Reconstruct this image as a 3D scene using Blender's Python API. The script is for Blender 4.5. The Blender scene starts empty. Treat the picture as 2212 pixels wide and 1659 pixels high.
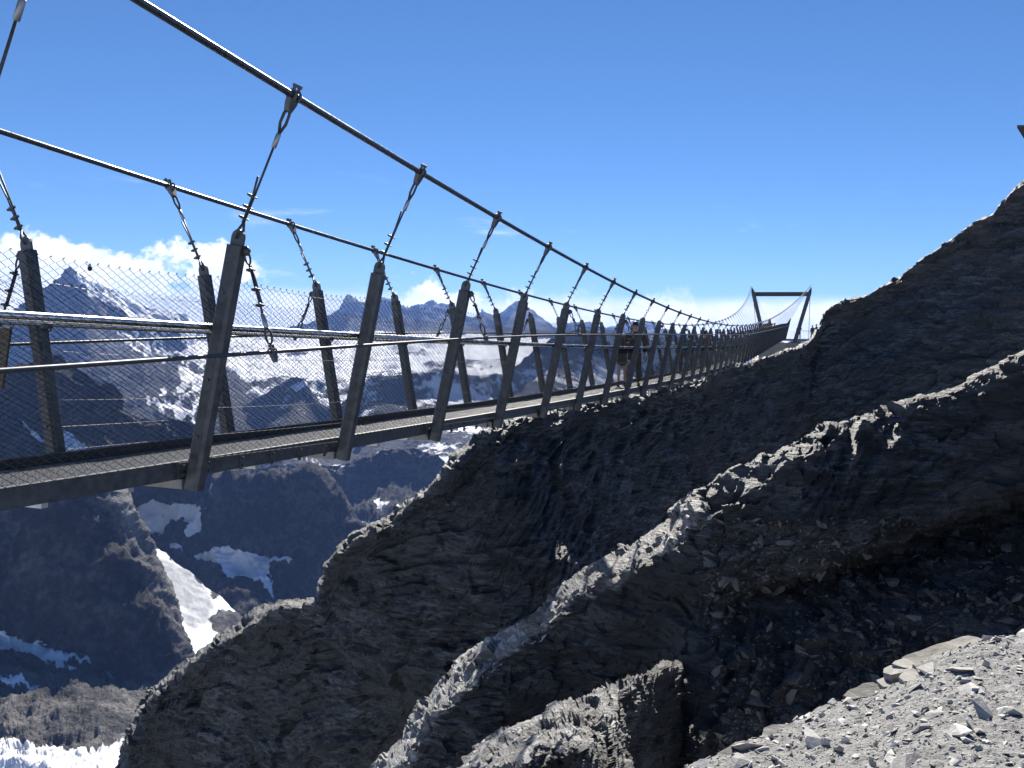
import bpy, bmesh, math, random
import numpy as np
from mathutils import Vector, Matrix

random.seed(7)
rng = np.random.default_rng(7)
SC = bpy.context.scene
COL = SC.collection

# ------------------------------------------------------------------ camera
K = 1.33                     # metres per survey unit
ZC = 1.65                    # eye height
FPX, W0 = 1867.5, 2212.0     # focal length in pixels of a 2212 px wide picture
FWD = np.array([-0.33971861, 0.93921053, -0.04974793])
RGT = np.array([0.93992831, 0.34091422, 0.01767092])
UPV = np.array([-0.03355649, 0.04075635, 0.99860547])
CAM = np.array([0.0, 0.0, ZC])
cam_d = bpy.data.cameras.new('camera')
cam = bpy.data.objects.new('camera', cam_d)
COL.objects.link(cam)
m = Matrix.Identity(4)
for r in range(3):
    m[r][0], m[r][1], m[r][2], m[r][3] = RGT[r], UPV[r], -FWD[r], CAM[r]
cam.matrix_world = m
cam_d.sensor_width = 36.0
cam_d.lens = 36.0 * FPX / W0
cam_d.clip_start = 0.05
cam_d.clip_end = 120000.0
SC.camera = cam

# ------------------------------------------------------------------ world and sun
SUN_EL = math.radians(39)
SUN_AZ = math.radians(3)          # to the right of the viewing direction
f2 = np.array([FWD[0], FWD[1]]); f2 /= np.linalg.norm(f2)
r2 = np.array([f2[1], -f2[0]])
sd2 = f2 * math.cos(SUN_AZ) + r2 * math.sin(SUN_AZ)
SUN = np.array([sd2[0] * math.cos(SUN_EL), sd2[1] * math.cos(SUN_EL), math.sin(SUN_EL)])

world = bpy.data.worlds.new('World')
SC.world = world
world.use_nodes = True
wn, wl = world.node_tree.nodes, world.node_tree.links
wn.clear()
w_out = wn.new('ShaderNodeOutputWorld')
w_bg = wn.new('ShaderNodeBackground')
sky = wn.new('ShaderNodeTexSky')
sky.sky_type = 'NISHITA'
sky.sun_disc = False
sky.sun_elevation = SUN_EL
sky.sun_rotation = math.atan2(SUN[0], SUN[1])
sky.altitude = 3000.0
sky.air_density = 0.95
sky.dust_density = 0.0
sky.ozone_density = 6.0
SKY_STRENGTH = 0.05
w_bg.inputs['Strength'].default_value = SKY_STRENGTH
wl.new(w_bg.outputs[0], w_out.inputs[0])


def wnode(t, **kw):
    n = wn.new(t)
    for k, v in kw.items():
        if k.startswith('i'):
            n.inputs[int(k[1:])].default_value = v
        else:
            setattr(n, k, v)
    return n


def wmath(op, a, b=None, c=None, clamp=False):
    n = wn.new('ShaderNodeMath')
    n.operation = op
    n.use_clamp = clamp
    for i, x in enumerate((a, b, c)):
        if x is None:
            continue
        if isinstance(x, (int, float)):
            n.inputs[i].default_value = x
        else:
            wl.new(x, n.inputs[i])
    return n.outputs[0]


def wrange(x, a, b, c=0.0, d=1.0, smooth=True):
    n = wn.new('ShaderNodeMapRange')
    n.interpolation_type = 'SMOOTHSTEP' if smooth else 'LINEAR'
    wl.new(x, n.inputs[0])
    for i, q in enumerate((a, b, c, d)):
        n.inputs[i + 1].default_value = q
    return n.outputs[0]


w_tc = wn.new('ShaderNodeTexCoord')
w_sep = wn.new('ShaderNodeSeparateXYZ')
wl.new(w_tc.outputs['Generated'], w_sep.inputs[0])
el = w_sep.outputs['Z']
lf = wn.new('ShaderNodeVectorMath'); lf.operation = 'DOT_PRODUCT'
wl.new(w_tc.outputs['Generated'], lf.inputs[0])
lf.inputs[1].default_value = (-r2[0], -r2[1], 0)          # towards the left of the view
left = lf.outputs['Value']


def wnoise(scale, detail, rough, stretch=1.0, dist=0.0):
    mp = wn.new('ShaderNodeMapping')
    mp.inputs['Scale'].default_value = (1, 1, stretch)
    wl.new(w_tc.outputs['Generated'], mp.inputs[0])
    n = wn.new('ShaderNodeTexNoise')
    n.inputs['Scale'].default_value = scale
    n.inputs['Detail'].default_value = detail
    n.inputs['Roughness'].default_value = rough
    n.inputs['Distortion'].default_value = dist
    wl.new(mp.outputs[0], n.inputs['Vector'])
    return n.outputs['Fac']


nb = wnoise(15.0, 9.0, 0.60, 1.2, 0.15)
nl = wnoise(4.0, 1.0, 0.5, 0.6)
nf = wnoise(26.0, 6.0, 0.6, 1.4, 0.2)
# cumulus bank along the horizon, piled higher towards the left
top = wmath('ADD', wrange(left, 0.05, 0.60, 0.050, 0.104), wmath('MULTIPLY', wmath('SUBTRACT', nl, 0.5), 0.06))
hgt = wmath('SUBTRACT', top, el)
dens = wmath('ADD', wmath('MULTIPLY', hgt, 14.0), wmath('MULTIPLY', wmath('SUBTRACT', nb, 0.5), wrange(left, -0.15, 0.30, 1.2, 3.6)))
cum = wrange(dens, 0.0, 0.30)
# even haze of white cloud right on the horizon
band = wrange(wmath('ADD', el, wmath('MULTIPLY', wmath('SUBTRACT', nl, 0.5), 0.03)), 0.040, 0.058, 1.0, 0.0)
# a few loose wisps
ns = wnoise(7.0, 6.0, 0.6, 5.0, 0.3)
wisp = wmath('MULTIPLY', wrange(ns, 0.60, 0.80, 0.0, 0.55), wrange(el, 0.06, 0.22, 1.0, 0.0))
cl = wmath('MAXIMUM', wmath('MAXIMUM', cum, band), wisp)
shade = wrange(wmath('ADD', nf, wmath('MULTIPLY', nb, 0.5)), 0.55, 0.95)
ccol = wn.new('ShaderNodeMix'); ccol.data_type = 'RGBA'
wl.new(shade, ccol.inputs['Factor'])
CLOUD = 0.66 / SKY_STRENGTH
ccol.inputs['A'].default_value = (0.74 * CLOUD, 0.80 * CLOUD, 0.92 * CLOUD, 1)
ccol.inputs['B'].default_value = (1.02 * CLOUD, 1.04 * CLOUD, 1.08 * CLOUD, 1)
cmix = wn.new('ShaderNodeMix'); cmix.data_type = 'RGBA'
wl.new(cl, cmix.inputs['Factor'])
hsv = wn.new('ShaderNodeHueSaturation'); hsv.inputs['Saturation'].default_value = 1.10
wl.new(sky.outputs[0], hsv.inputs['Color'])
wl.new(hsv.outputs[0], cmix.inputs['A'])
wl.new(ccol.outputs['Result'], cmix.inputs['B'])
wl.new(cmix.outputs['Result'], w_bg.inputs['Color'])

sun_d = bpy.data.lights.new('sun', 'SUN')
sun_d.energy = 5.0
sun_d.angle = math.radians(0.53)
sun_d.color = (1.0, 0.94, 0.85)
sun = bpy.data.objects.new('sun', sun_d)
COL.objects.link(sun)
sun.rotation_euler = Vector(SUN).to_track_quat('Z', 'Y').to_euler()
sun.location = (20, 60, 60)

SC.view_settings.view_transform = 'Standard'
SC.view_settings.look = 'None'
SC.view_settings.exposure = 1.22
SC.view_settings.gamma = 1.0
SC.render.engine = 'CYCLES'
SC.cycles.use_denoising = True
SC.cycles.max_bounces = 6
SC.cycles.diffuse_bounces = 1
SC.cycles.glossy_bounces = 2
SC.cycles.transmission_bounces = 2
SC.cycles.transparent_max_bounces = 8
SC.cycles.volume_bounces = 0
SC.cycles.sample_clamp_indirect = 4.0


# ------------------------------------------------------------------ helpers
def ray(u, v):
    u = np.asarray(u, float); v = np.asarray(v, float)
    return (FWD + RGT * ((u - 1106.0) / FPX)[..., None] - UPV * ((v - 829.5) / FPX)[..., None])


def at(u, v, d):
    """world point seen at (u, v) of a 2212 x 1659 frame, d metres ahead"""
    return CAM + ray(u, v) * np.asarray(d, float)[..., None]


def to_px(P):
    Q = P - CAM
    d = Q @ FWD
    d = np.where(np.abs(d) < 1e-6, 1e-6, d)
    return 1106.0 + FPX * (Q @ RGT) / d, 829.5 - FPX * (Q @ UPV) / d, d


def tag(o, label=None, cat=None, group=None, kind=None):
    if label: o['label'] = label
    if cat: o['category'] = cat
    if group: o['group'] = group
    if kind: o['kind'] = kind
    return o


def link(name, me, parent=None, loc=None, rot=None):
    o = bpy.data.objects.new(name, me)
    COL.objects.link(o)
    if parent is not None:
        o.parent = parent
    if loc is not None:
        o.location = loc
    if rot is not None:
        o.rotation_euler = rot
    return o


def empty(name, loc=(0, 0, 0), rz=0.0):
    o = bpy.data.objects.new(name, None)
    o.empty_display_size = 0.2
    COL.objects.link(o)
    o.location = loc
    o.rotation_euler = (0, 0, rz)
    return o


def mesh_np(name, V, faces, mat, smooth=False, attrs=None):
    """faces: (n,3) or (n,4) int array"""
    me = bpy.data.meshes.new(name)
    V = np.ascontiguousarray(V, dtype=np.float32)
    F = np.ascontiguousarray(faces, dtype=np.int32)
    n, k = F.shape
    me.vertices.add(len(V))
    me.vertices.foreach_set('co', V.ravel())
    me.loops.add(n * k)
    me.loops.foreach_set('vertex_index', F.ravel())
    me.polygons.add(n)
    me.polygons.foreach_set('loop_start', np.arange(0, n * k, k, dtype=np.int32))
    me.polygons.foreach_set('loop_total', np.full(n, k, dtype=np.int32))
    me.polygons.foreach_set('use_smooth', np.full(n, bool(smooth)))
    if attrs:
        for an, a in attrs.items():
            at_ = me.attributes.new(an, 'FLOAT', 'POINT')
            at_.data.foreach_set('value', np.ascontiguousarray(a, dtype=np.float32))
    me.update(calc_edges=True)
    me.validate()
    me.materials.append(mat)
    return me


class MB:
    """collects simple solids into one mesh"""
    def __init__(self):
        self.V, self.F, self.n = [], [], 0

    def add(self, V, F):
        V = np.asarray(V, float)
        self.V.append(V)
        self.F += [[i + self.n for i in f] for f in F]
        self.n += len(V)
        return self

    def box(self, c, s, R=None, bevel=0.0):
        c = np.asarray(c, float); s = np.asarray(s, float) / 2
        P = np.array([[x, y, z] for x in (-1, 1) for y in (-1, 1) for z in (-1, 1)], float) * s
        if R is not None:
            P = P @ np.asarray(R).T
        return self.add(P + c, [(0, 1, 3, 2), (4, 6, 7, 5), (0, 4, 5, 1), (2, 3, 7, 6), (0, 2, 6, 4), (1, 5, 7, 3)])

    def hexa(self, P):
        """8 corners: 4 of one end, 4 of the other, same turn"""
        return self.add(P, [(3, 2, 1, 0), (4, 5, 6, 7), (0, 1, 5, 4), (1, 2, 6, 5), (2, 3, 7, 6), (3, 0, 4, 7)])

    def tube(self, pts, r, n=8, closed=False, caps=True):
        pts = np.asarray(pts, float)
        k = len(pts)
        rr = np.full(k, r) if np.isscalar(r) else np.asarray(r, float)
        T = np.zeros_like(pts)
        if closed:
            T = np.roll(pts, -1, 0) - np.roll(pts, 1, 0)
        else:
            T[1:-1] = pts[2:] - pts[:-2]
            T[0] = pts[1] - pts[0]; T[-1] = pts[-1] - pts[-2]
        T /= np.linalg.norm(T, axis=1)[:, None] + 1e-12
        ref = np.array([0, 0, 1.0]) if abs(T[0][2]) < 0.9 else np.array([1.0, 0, 0])
        rings = []
        N = np.cross(T[0], ref); N /= np.linalg.norm(N)
        for i in range(k):
            N = N - T[i] * (N @ T[i])
            l = np.linalg.norm(N)
            N = N / l if l > 1e-6 else N
            B = np.cross(T[i], N)
            a = np.arange(n) * 2 * math.pi / n
            rings.append(pts[i] + rr[i] * (np.cos(a)[:, None] * N + np.sin(a)[:, None] * B))
        V = np.concatenate(rings)
        F = []
        last = k if closed else k - 1
        for i in range(last):
            j = (i + 1) % k
            for q in range(n):
                q2 = (q + 1) % n
                F.append((i * n + q, i * n + q2, j * n + q2, j * n + q))
        if caps and not closed:
            F.append(tuple(range(n - 1, -1, -1)))
            F.append(tuple((k - 1) * n + q for q in range(n)))
        return self.add(V, F)

    def prism(self, poly, h, origin, ax, ay, az):
        """polygon in (ax, ay), extruded +-h/2 along az"""
        poly = np.asarray(poly, float)
        o = np.asarray(origin, float); ax, ay, az = map(lambda q: np.asarray(q, float), (ax, ay, az))
        base = o + poly[:, :1] * ax + poly[:, 1:2] * ay
        n = len(poly)
        V = np.concatenate([base - az * h / 2, base + az * h / 2])
        F = [tuple(range(n - 1, -1, -1)), tuple(range(n, 2 * n))]
        F += [(i, (i + 1) % n, n + (i + 1) % n, n + i) for i in range(n)]
        return self.add(V, F)

    def mesh(self, name, mat, smooth=False):
        me = bpy.data.meshes.new(name)
        me.from_pydata(np.concatenate(self.V).tolist(), [], self.F)
        if smooth:
            me.polygons.foreach_set('use_smooth', [True] * len(me.polygons))
        me.update()
        me.materials.append(mat)
        return me

    def obj(self, name, mat, parent=None, smooth=False, loc=None, rot=None):
        return link(name, self.mesh(name, mat, smooth), parent, loc, rot)


def copy_obj(o, parent=None, loc=None):
    c = o.copy()
    COL.objects.link(c)
    c.parent = parent
    if loc is not None:
        c.location = loc
    return c


# ------------------------------------------------------------------ noise
_perm = np.random.default_rng(3).permutation(4096).astype(np.int64)
_grad = np.random.default_rng(4).normal(size=(4096, 3))
_grad /= np.linalg.norm(_grad, axis=1)[:, None]


def perlin(P):
    Pi = np.floor(P).astype(np.int64)
    Pf = P - Pi
    w = Pf * Pf * Pf * (Pf * (Pf * 6 - 15) + 10)
    out = np.zeros(len(P))
    for dx in (0, 1):
        hx = _perm[(Pi[:, 0] + dx) & 4095]
        wx = w[:, 0] if dx else 1 - w[:, 0]
        for dy in (0, 1):
            hy = _perm[(hx + Pi[:, 1] + dy) & 4095]
            wy = wx * (w[:, 1] if dy else 1 - w[:, 1])
            for dz in (0, 1):
                g = _grad[_perm[(hy + Pi[:, 2] + dz) & 4095]]
                dot = g[:, 0] * (Pf[:, 0] - dx) + g[:, 1] * (Pf[:, 1] - dy) + g[:, 2] * (Pf[:, 2] - dz)
                out += dot * wy * (w[:, 2] if dz else 1 - w[:, 2])
    return out * 1.5


def fbm(P, octv=5, lac=2.03, gain=0.5, ridged=False):
    a, s, out = 1.0, 0.0, np.zeros(len(P))
    Q = P.copy()
    for o in range(octv):
        n = perlin(Q + 17.3 * o)
        out += a * ((1 - 2 * np.abs(n)) if ridged else n)
        s += a
        Q = Q * lac
        a *= gain
    return out / s


_rnd = np.random.default_rng(6).uniform(0, 1, (4096, 4))


def facets(P, tilt=1.0):
    """angular blocks: every cell gets its own offset and its own tilted face"""
    B = np.floor(P - 0.5).astype(np.int64)
    best = np.full(len(P), 1e9); hid = np.zeros(len(P), np.int64); off = np.zeros_like(P)
    for dx in (0, 1):
        hx = _perm[(B[:, 0] + dx) & 4095]
        for dy in (0, 1):
            hy = _perm[(hx + B[:, 1] + dy) & 4095]
            for dz in (0, 1):
                h = _perm[(hy + B[:, 2] + dz) & 4095]
                r = _rnd[h]
                O = P - (B + np.array([dx, dy, dz]) + 0.15 + 0.7 * r[:, :3])
                d = np.einsum('ij,ij->i', O, O)
                w = d < best
                best[w] = d[w]; hid[w] = h[w]; off[w] = O[w]
    return (_rnd[hid, 3] - 0.5) + tilt * np.einsum('ij,ij->i', _grad[hid], off)


def smooth01(x, a, b):
    t = np.clip((x - a) / (b - a), 0, 1)
    return t * t * (3 - 2 * t)


# ------------------------------------------------------------------ materials
MATS = {}


def new_mat(name):
    mt = bpy.data.materials.new(name)
    mt.use_nodes = True
    nt = mt.node_tree
    bs = nt.nodes['Principled BSDF']
    MATS[name] = mt
    return mt, nt.nodes, nt.links, bs


def n_noise(N, L, scale, detail=4, rough=0.55, vec=None, dist=0.0):
    n = N.new('ShaderNodeTexNoise')
    n.inputs['Scale'].default_value = scale
    n.inputs['Detail'].default_value = detail
    n.inputs['Roughness'].default_value = rough
    n.inputs['Distortion'].default_value = dist
    if vec is not None:
        L.new(vec, n.inputs['Vector'])
    return n.outputs['Fac']


def n_ramp(N, L, fac, stops):
    r = N.new('ShaderNodeValToRGB')
    L.new(fac, r.inputs[0])
    e = r.color_ramp.elements
    while len(e) > 1:
        e.remove(e[-1])
    e[0].position, e[0].color = stops[0][0], (*stops[0][1], 1)
    for p_, c_ in stops[1:]:
        q = e.new(p_); q.color = (*c_, 1)
    return r.outputs[0]


def n_math(N, L, op, a, b=None, clamp=False):
    n = N.new('ShaderNodeMath'); n.operation = op; n.use_clamp = clamp
    for i, x in enumerate((a, b)):
        if x is None: continue
        if isinstance(x, (int, float)): n.inputs[i].default_value = x
        else: L.new(x, n.inputs[i])
    return n.outputs[0]


def n_mix(N, L, fac, a, b):
    n = N.new('ShaderNodeMix'); n.data_type = 'RGBA'
    if isinstance(fac, (int, float)): n.inputs['Factor'].default_value = fac
    else: L.new(fac, n.inputs['Factor'])
    for k, x in (('A', a), ('B', b)):
        if isinstance(x, tuple): n.inputs[k].default_value = (*x, 1)
        else: L.new(x, n.inputs[k])
    return n.outputs['Result']


def n_bump(N, L, h, strength, dist, bs):
    b = N.new('ShaderNodeBump')
    b.inputs['Strength'].default_value = strength
    b.inputs['Distance'].default_value = dist
    L.new(h, b.inputs['Height'])
    L.new(b.outputs[0], bs.inputs['Normal'])


def simple_mat(name, col, rough=0.6, metal=0.0, var=0.25, scale=8.0, spec=0.5):
    mt, N, L, bs = new_mat(name)
    tc = N.new('ShaderNodeTexCoord').outputs['Object']
    f = n_noise(N, L, scale, 5, 0.6, tc)
    lo = tuple(c * (1 - var) for c in col); hi = tuple(min(1, c * (1 + var)) for c in col)
    L.new(n_ramp(N, L, f, [(0.3, lo), (0.7, hi)]), bs.inputs['Base Color'])
    r = N.new('ShaderNodeMapRange'); L.new(f, r.inputs[0])
    r.inputs[1].default_value, r.inputs[2].default_value = 0.3, 0.7
    r.inputs[3].default_value, r.inputs[4].default_value = max(0.05, rough - 0.1), min(1, rough + 0.1)
    L.new(r.outputs[0], bs.inputs['Roughness'])
    bs.inputs['Metallic'].default_value = metal
    bs.inputs['Specular IOR Level'].default_value = spec
    return mt


galv = simple_mat('galvanised_steel', (0.060, 0.064, 0.068), 0.55, 0.35, 0.5, 14.0)
galv_light = simple_mat('bare_steel', (0.26, 0.27, 0.28), 0.42, 0.6, 0.2, 14.0)
rail_steel = simple_mat('handrail_steel', (0.55, 0.54, 0.52), 0.24, 1.0, 0.08, 6.0)
rope_steel = simple_mat('wire_rope', (0.045, 0.047, 0.052), 0.5, 0.3, 0.4, 60.0)
cable_steel = simple_mat('main_cable_sheath', (0.060, 0.065, 0.075), 0.30, 0.6, 0.2, 30.0)
mesh_steel = simple_mat('fence_wire', (0.009, 0.011, 0.014), 0.85, 0.0, 0.2, 20.0, 0.05)
tens_steel = simple_mat('tension_wire', (0.12, 0.122, 0.125), 0.5, 0.3, 0.2, 20.0, 0.3)
beam_grey = simple_mat('grey_paint', (0.15, 0.148, 0.14), 0.7, 0.1, 0.25, 6.0)
dark_steel = simple_mat('dark_steel', (0.085, 0.09, 0.095), 0.5, 0.45, 0.3, 12.0)
concrete = simple_mat('concrete', (0.24, 0.225, 0.20), 0.9, 0.0, 0.25, 2.5)
grate_steel = simple_mat('grating_steel', (0.36, 0.36, 0.355), 0.40, 0.45, 0.25, 30.0)


def rock_material(name, dark, mid, light, warm, strata_n, scale=1.0, bump=0.6, dist=0.05, rough=0.85):
    mt, N, L, bs = new_mat(name)
    geo = N.new('ShaderNodeNewGeometry').outputs['Position']
    # stretch across the bedding so that flakes run along it
    mp = N.new('ShaderNodeMapping')
    sn = Vector(strata_n).normalized()
    q = sn.to_track_quat('Z', 'Y').inverted().to_euler()
    mp.inputs['Rotation'].default_value = q
    mp.inputs['Scale'].default_value = (1.0 * scale, 1.0 * scale, 9.0 * scale)
    L.new(geo, mp.inputs[0])
    v = mp.outputs[0]
    big = n_noise(N, L, 0.35 * scale, 3, 0.5, geo)
    lay = n_noise(N, L, 1.3, 8, 0.68, v, 0.4)
    fine = n_noise(N, L, 6.0, 7, 0.7, v, 0.3)
    f = n_math(N, L, 'ADD', n_math(N, L, 'MULTIPLY', lay, 0.55), n_math(N, L, 'MULTIPLY', fine, 0.45))
    c1 = n_ramp(N, L, f, [(0.36, dark), (0.50, mid), (0.61, light)])
    dis = N.new('ShaderNodeVectorMath'); dis.operation = 'MULTIPLY_ADD'
    nz_ = N.new('ShaderNodeTexNoise'); nz_.inputs['Scale'].default_value = 1.5; nz_.inputs['Detail'].default_value = 3
    mp2 = N.new('ShaderNodeMapping'); mp2.inputs['Rotation'].default_value = q
    mp2.inputs['Scale'].default_value = (1.0 * scale, 1.0 * scale, 3.2 * scale)
    L.new(geo, mp2.inputs[0]); L.new(mp2.outputs[0], nz_.inputs['Vector'])
    L.new(nz_.outputs['Color'], dis.inputs[0]); dis.inputs[1].default_value = (0.5, 0.5, 0.5); L.new(mp2.outputs[0], dis.inputs[2])
    cells = []
    for sc_ in (1.1, 4.5):
        vo = N.new('ShaderNodeTexVoronoi'); vo.inputs['Scale'].default_value = sc_
        L.new(dis.outputs[0], vo.inputs['Vector'])
        sp = N.new('ShaderNodeSeparateColor'); L.new(vo.outputs['Color'], sp.inputs[0])
        cells.append(sp.outputs[0])
    ct = n_math(N, L, 'ADD', n_math(N, L, 'MULTIPLY', cells[0], 0.5), n_math(N, L, 'MULTIPLY', cells[1], 0.5))
    f = n_math(N, L, 'ADD', f, n_math(N, L, 'MULTIPLY', n_math(N, L, 'SUBTRACT', ct, 0.5), 0.30))
    c1 = n_ramp(N, L, f, [(0.36, dark), (0.50, mid), (0.63, light)])
    wfac = N.new('ShaderNodeMapRange'); L.new(big, wfac.inputs[0])
    wfac.inputs[1].default_value, wfac.inputs[2].default_value = 0.42, 0.66
    c2 = n_mix(N, L, wfac.outputs[0], c1, n_ramp(N, L, f, [(0.30, tuple(x * 0.6 for x in warm)), (0.66, tuple(x * 1.5 for x in warm))]))
    pa = N.new('ShaderNodeAttribute'); pa.attribute_name = 'pale'  # lightens the rock where a crest should look sunlit
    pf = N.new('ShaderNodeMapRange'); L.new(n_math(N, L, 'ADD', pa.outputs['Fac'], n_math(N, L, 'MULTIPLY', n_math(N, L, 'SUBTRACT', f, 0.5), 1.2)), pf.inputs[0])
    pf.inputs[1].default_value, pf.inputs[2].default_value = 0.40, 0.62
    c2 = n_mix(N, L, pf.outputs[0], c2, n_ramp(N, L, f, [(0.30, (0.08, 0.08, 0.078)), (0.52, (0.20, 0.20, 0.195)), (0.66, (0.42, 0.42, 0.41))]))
    L.new(c2, bs.inputs['Base Color'])
    bs.inputs['Roughness'].default_value = rough
    bs.inputs['Specular IOR Level'].default_value = 0.5
    vor = N.new('ShaderNodeTexVoronoi'); vor.feature = 'DISTANCE_TO_EDGE'
    vor.inputs['Scale'].default_value = 1.6
    L.new(v, vor.inputs['Vector'])
    ve = N.new('ShaderNodeMapRange'); L.new(vor.outputs['Distance'], ve.inputs[0])
    ve.inputs[2].default_value = 0.12
    h = n_math(N, L, 'ADD', n_math(N, L, 'ADD', n_math(N, L, 'MULTIPLY', lay, 1.0), n_math(N, L, 'MULTIPLY', fine, 0.5)), n_math(N, L, 'MULTIPLY', ct, 0.9))
    n_bump(N, L, h, bump, dist, bs)
    return mt


# bedding of the cliff: beds rise to the upper right of the picture and lean away
STR = (RGT * -0.50 + UPV * 0.80 - FWD * 0.33)
STR /= np.linalg.norm(STR)
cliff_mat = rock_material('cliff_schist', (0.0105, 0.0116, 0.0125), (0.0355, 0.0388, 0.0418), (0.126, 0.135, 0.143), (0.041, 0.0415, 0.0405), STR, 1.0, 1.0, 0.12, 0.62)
slab_mat = rock_material('pale_slab', (0.10, 0.10, 0.098), (0.20, 0.20, 0.195), (0.30, 0.30, 0.29), (0.17, 0.16, 0.14), STR, 2.0, 0.7, 0.05)


def mountain_material(name, dark, mid, light, scale, snow=(0.80, 0.82, 0.85), bump=1.0, streak=(1, 1, 1)):
    mt, N, L, bs = new_mat(name)
    geo = N.new('ShaderNodeNewGeometry').outputs['Position']
    mp = N.new('ShaderNodeMapping'); mp.inputs['Scale'].default_value = streak
    L.new(geo, mp.inputs[0])
    f = n_noise(N, L, scale, 9, 0.68, mp.outputs[0], 0.4)
    f2_ = n_noise(N, L, scale * 7, 6, 0.65, geo)
    g = n_math(N, L, 'ADD', n_math(N, L, 'MULTIPLY', f, 0.6), n_math(N, L, 'MULTIPLY', f2_, 0.4))
    rock = n_ramp(N, L, g, [(0.41, dark), (0.5, mid), (0.59, light)])
    a = N.new('ShaderNodeAttribute'); a.attribute_name = 'snow'
    s = n_math(N, L, 'ADD', a.outputs['Fac'], n_math(N, L, 'MULTIPLY', n_math(N, L, 'SUBTRACT', g, 0.5), 2.2))
    r = N.new('ShaderNodeMapRange'); L.new(s, r.inputs[0])
    r.inputs[1].default_value, r.inputs[2].default_value = 0.43, 0.57
    pa = N.new('ShaderNodeAttribute'); pa.attribute_name = 'pale'
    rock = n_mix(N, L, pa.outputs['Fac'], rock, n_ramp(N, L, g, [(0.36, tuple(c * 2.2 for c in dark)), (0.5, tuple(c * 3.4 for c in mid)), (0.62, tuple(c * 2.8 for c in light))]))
    sn = n_ramp(N, L, n_noise(N, L, scale * 3, 6, 0.6, geo, 0.5), [(0.3, tuple(c * 0.74 for c in snow)), (0.6, snow)])
    ia = N.new('ShaderNodeAttribute'); ia.attribute_name = 'ice'
    sn = n_mix(N, L, n_math(N, L, 'MULTIPLY', ia.outputs['Fac'], 0.9), sn, n_ramp(N, L, g, [(0.38, (0.16, 0.165, 0.17)), (0.6, (0.40, 0.41, 0.42))]))
    L.new(n_mix(N, L, r.outputs[0], rock, sn), bs.inputs['Base Color'])
    bs.inputs['Roughness'].default_value = 0.9
    bs.inputs['Specular IOR Level'].default_value = 0.15
    st = n_math(N, L, 'SUBTRACT', bump, n_math(N, L, 'MULTIPLY', r.outputs[0], bump * 0.75))
    b = N.new('ShaderNodeBump'); b.inputs['Distance'].default_value = 0.35 / scale
    L.new(st, b.inputs['Strength']); L.new(g, b.inputs['Height']); L.new(b.outputs[0], bs.inputs['Normal'])
    return mt
#@@MAIN


# ------------------------------------------------------------------ terrain
def crom(ts, P, t):
    """Catmull-Rom through points P (n,k) at parameters ts, evaluated at t"""
    n = len(ts)
    T = np.zeros_like(P)
    T[1:-1] = (P[2:] - P[:-2]) / (ts[2:] - ts[:-2])[:, None]
    T[0] = (P[1] - P[0]) / (ts[1] - ts[0]); T[-1] = (P[-1] - P[-2]) / (ts[-1] - ts[-2])
    i = np.clip(np.searchsorted(ts, t, side='right') - 1, 0, n - 2)
    h = (ts[i + 1] - ts[i]); s = ((t - ts[i]) / h)[:, None]; h = h[:, None]
    return ((2 * s**3 - 3 * s**2 + 1) * P[i] + (s**3 - 2 * s**2 + s) * h * T[i] * 0.85
            + (-2 * s**3 + 3 * s**2) * P[i + 1] + (s**3 - s**2) * h * T[i + 1] * 0.85)


def loft(rows, nu, nv, world_rows=False):
    """rows: curves of (u, v, depth) or world points -> grid (nv, nu, 3)"""
    W = []
    same = len({len(r) for r in rows}) == 1
    if same:
        A = np.array([[q[:3] for q in r] for r in rows], float)
        WP = A if world_rows else at(A[..., 0], A[..., 1], A[..., 2])
        seg = np.linalg.norm(np.diff(A[..., :2], axis=1), axis=2).mean(0) + 1e-3 if not world_rows else np.linalg.norm(np.diff(A, axis=1), axis=2).mean(0) + 1e-3
        ts = np.concatenate([[0], np.cumsum(seg)]); ts /= ts[-1]
        tt = np.linspace(0, 1, nu)
        W = [crom(ts, WP[k], tt) for k in range(len(rows))]
    else:
        for r in rows:
            A = np.array(r, float)
            seg = np.linalg.norm(np.diff(A[:, :2], axis=0), axis=1) + 1e-3
            ts = np.concatenate([[0], np.cumsum(seg)]); ts /= ts[-1]
            W.append(crom(ts, at(A[:, 0], A[:, 1], A[:, 2]), np.linspace(0, 1, nu)))
    W = np.array(W)
    u, v, d = to_px(W.reshape(-1, 3))
    px = np.stack([u, v], -1).reshape(W.shape[0], nu, 2)
    seg = np.clip(np.linalg.norm(np.diff(px, axis=0), axis=2).mean(1), 14, None)
    if world_rows:
        seg = np.linalg.norm(np.diff(W, axis=0), axis=2).mean(1)
    ts = np.concatenate([[0], np.cumsum(seg)]); ts /= ts[-1]
    flat = W.reshape(W.shape[0], -1)
    G = crom(ts, flat, np.linspace(0, 1, nv)).reshape(nv, nu, 3)
    return G


def grid_normals(G):
    a = np.gradient(G, axis=1); b = np.gradient(G, axis=0)
    N = np.cross(a, b)
    N /= np.linalg.norm(N, axis=2)[..., None] + 1e-12
    return N


def grid_faces(nv, nu):
    i = np.arange(nv * nu).reshape(nv, nu)
    return np.stack([i[:-1, :-1], i[:-1, 1:], i[1:, 1:], i[1:, :-1]], -1).reshape(-1, 4)


def facing(G, N):
    s = np.sum(N * (CAM - G), axis=2)
    return N if np.median(s) > 0 else -N


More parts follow.
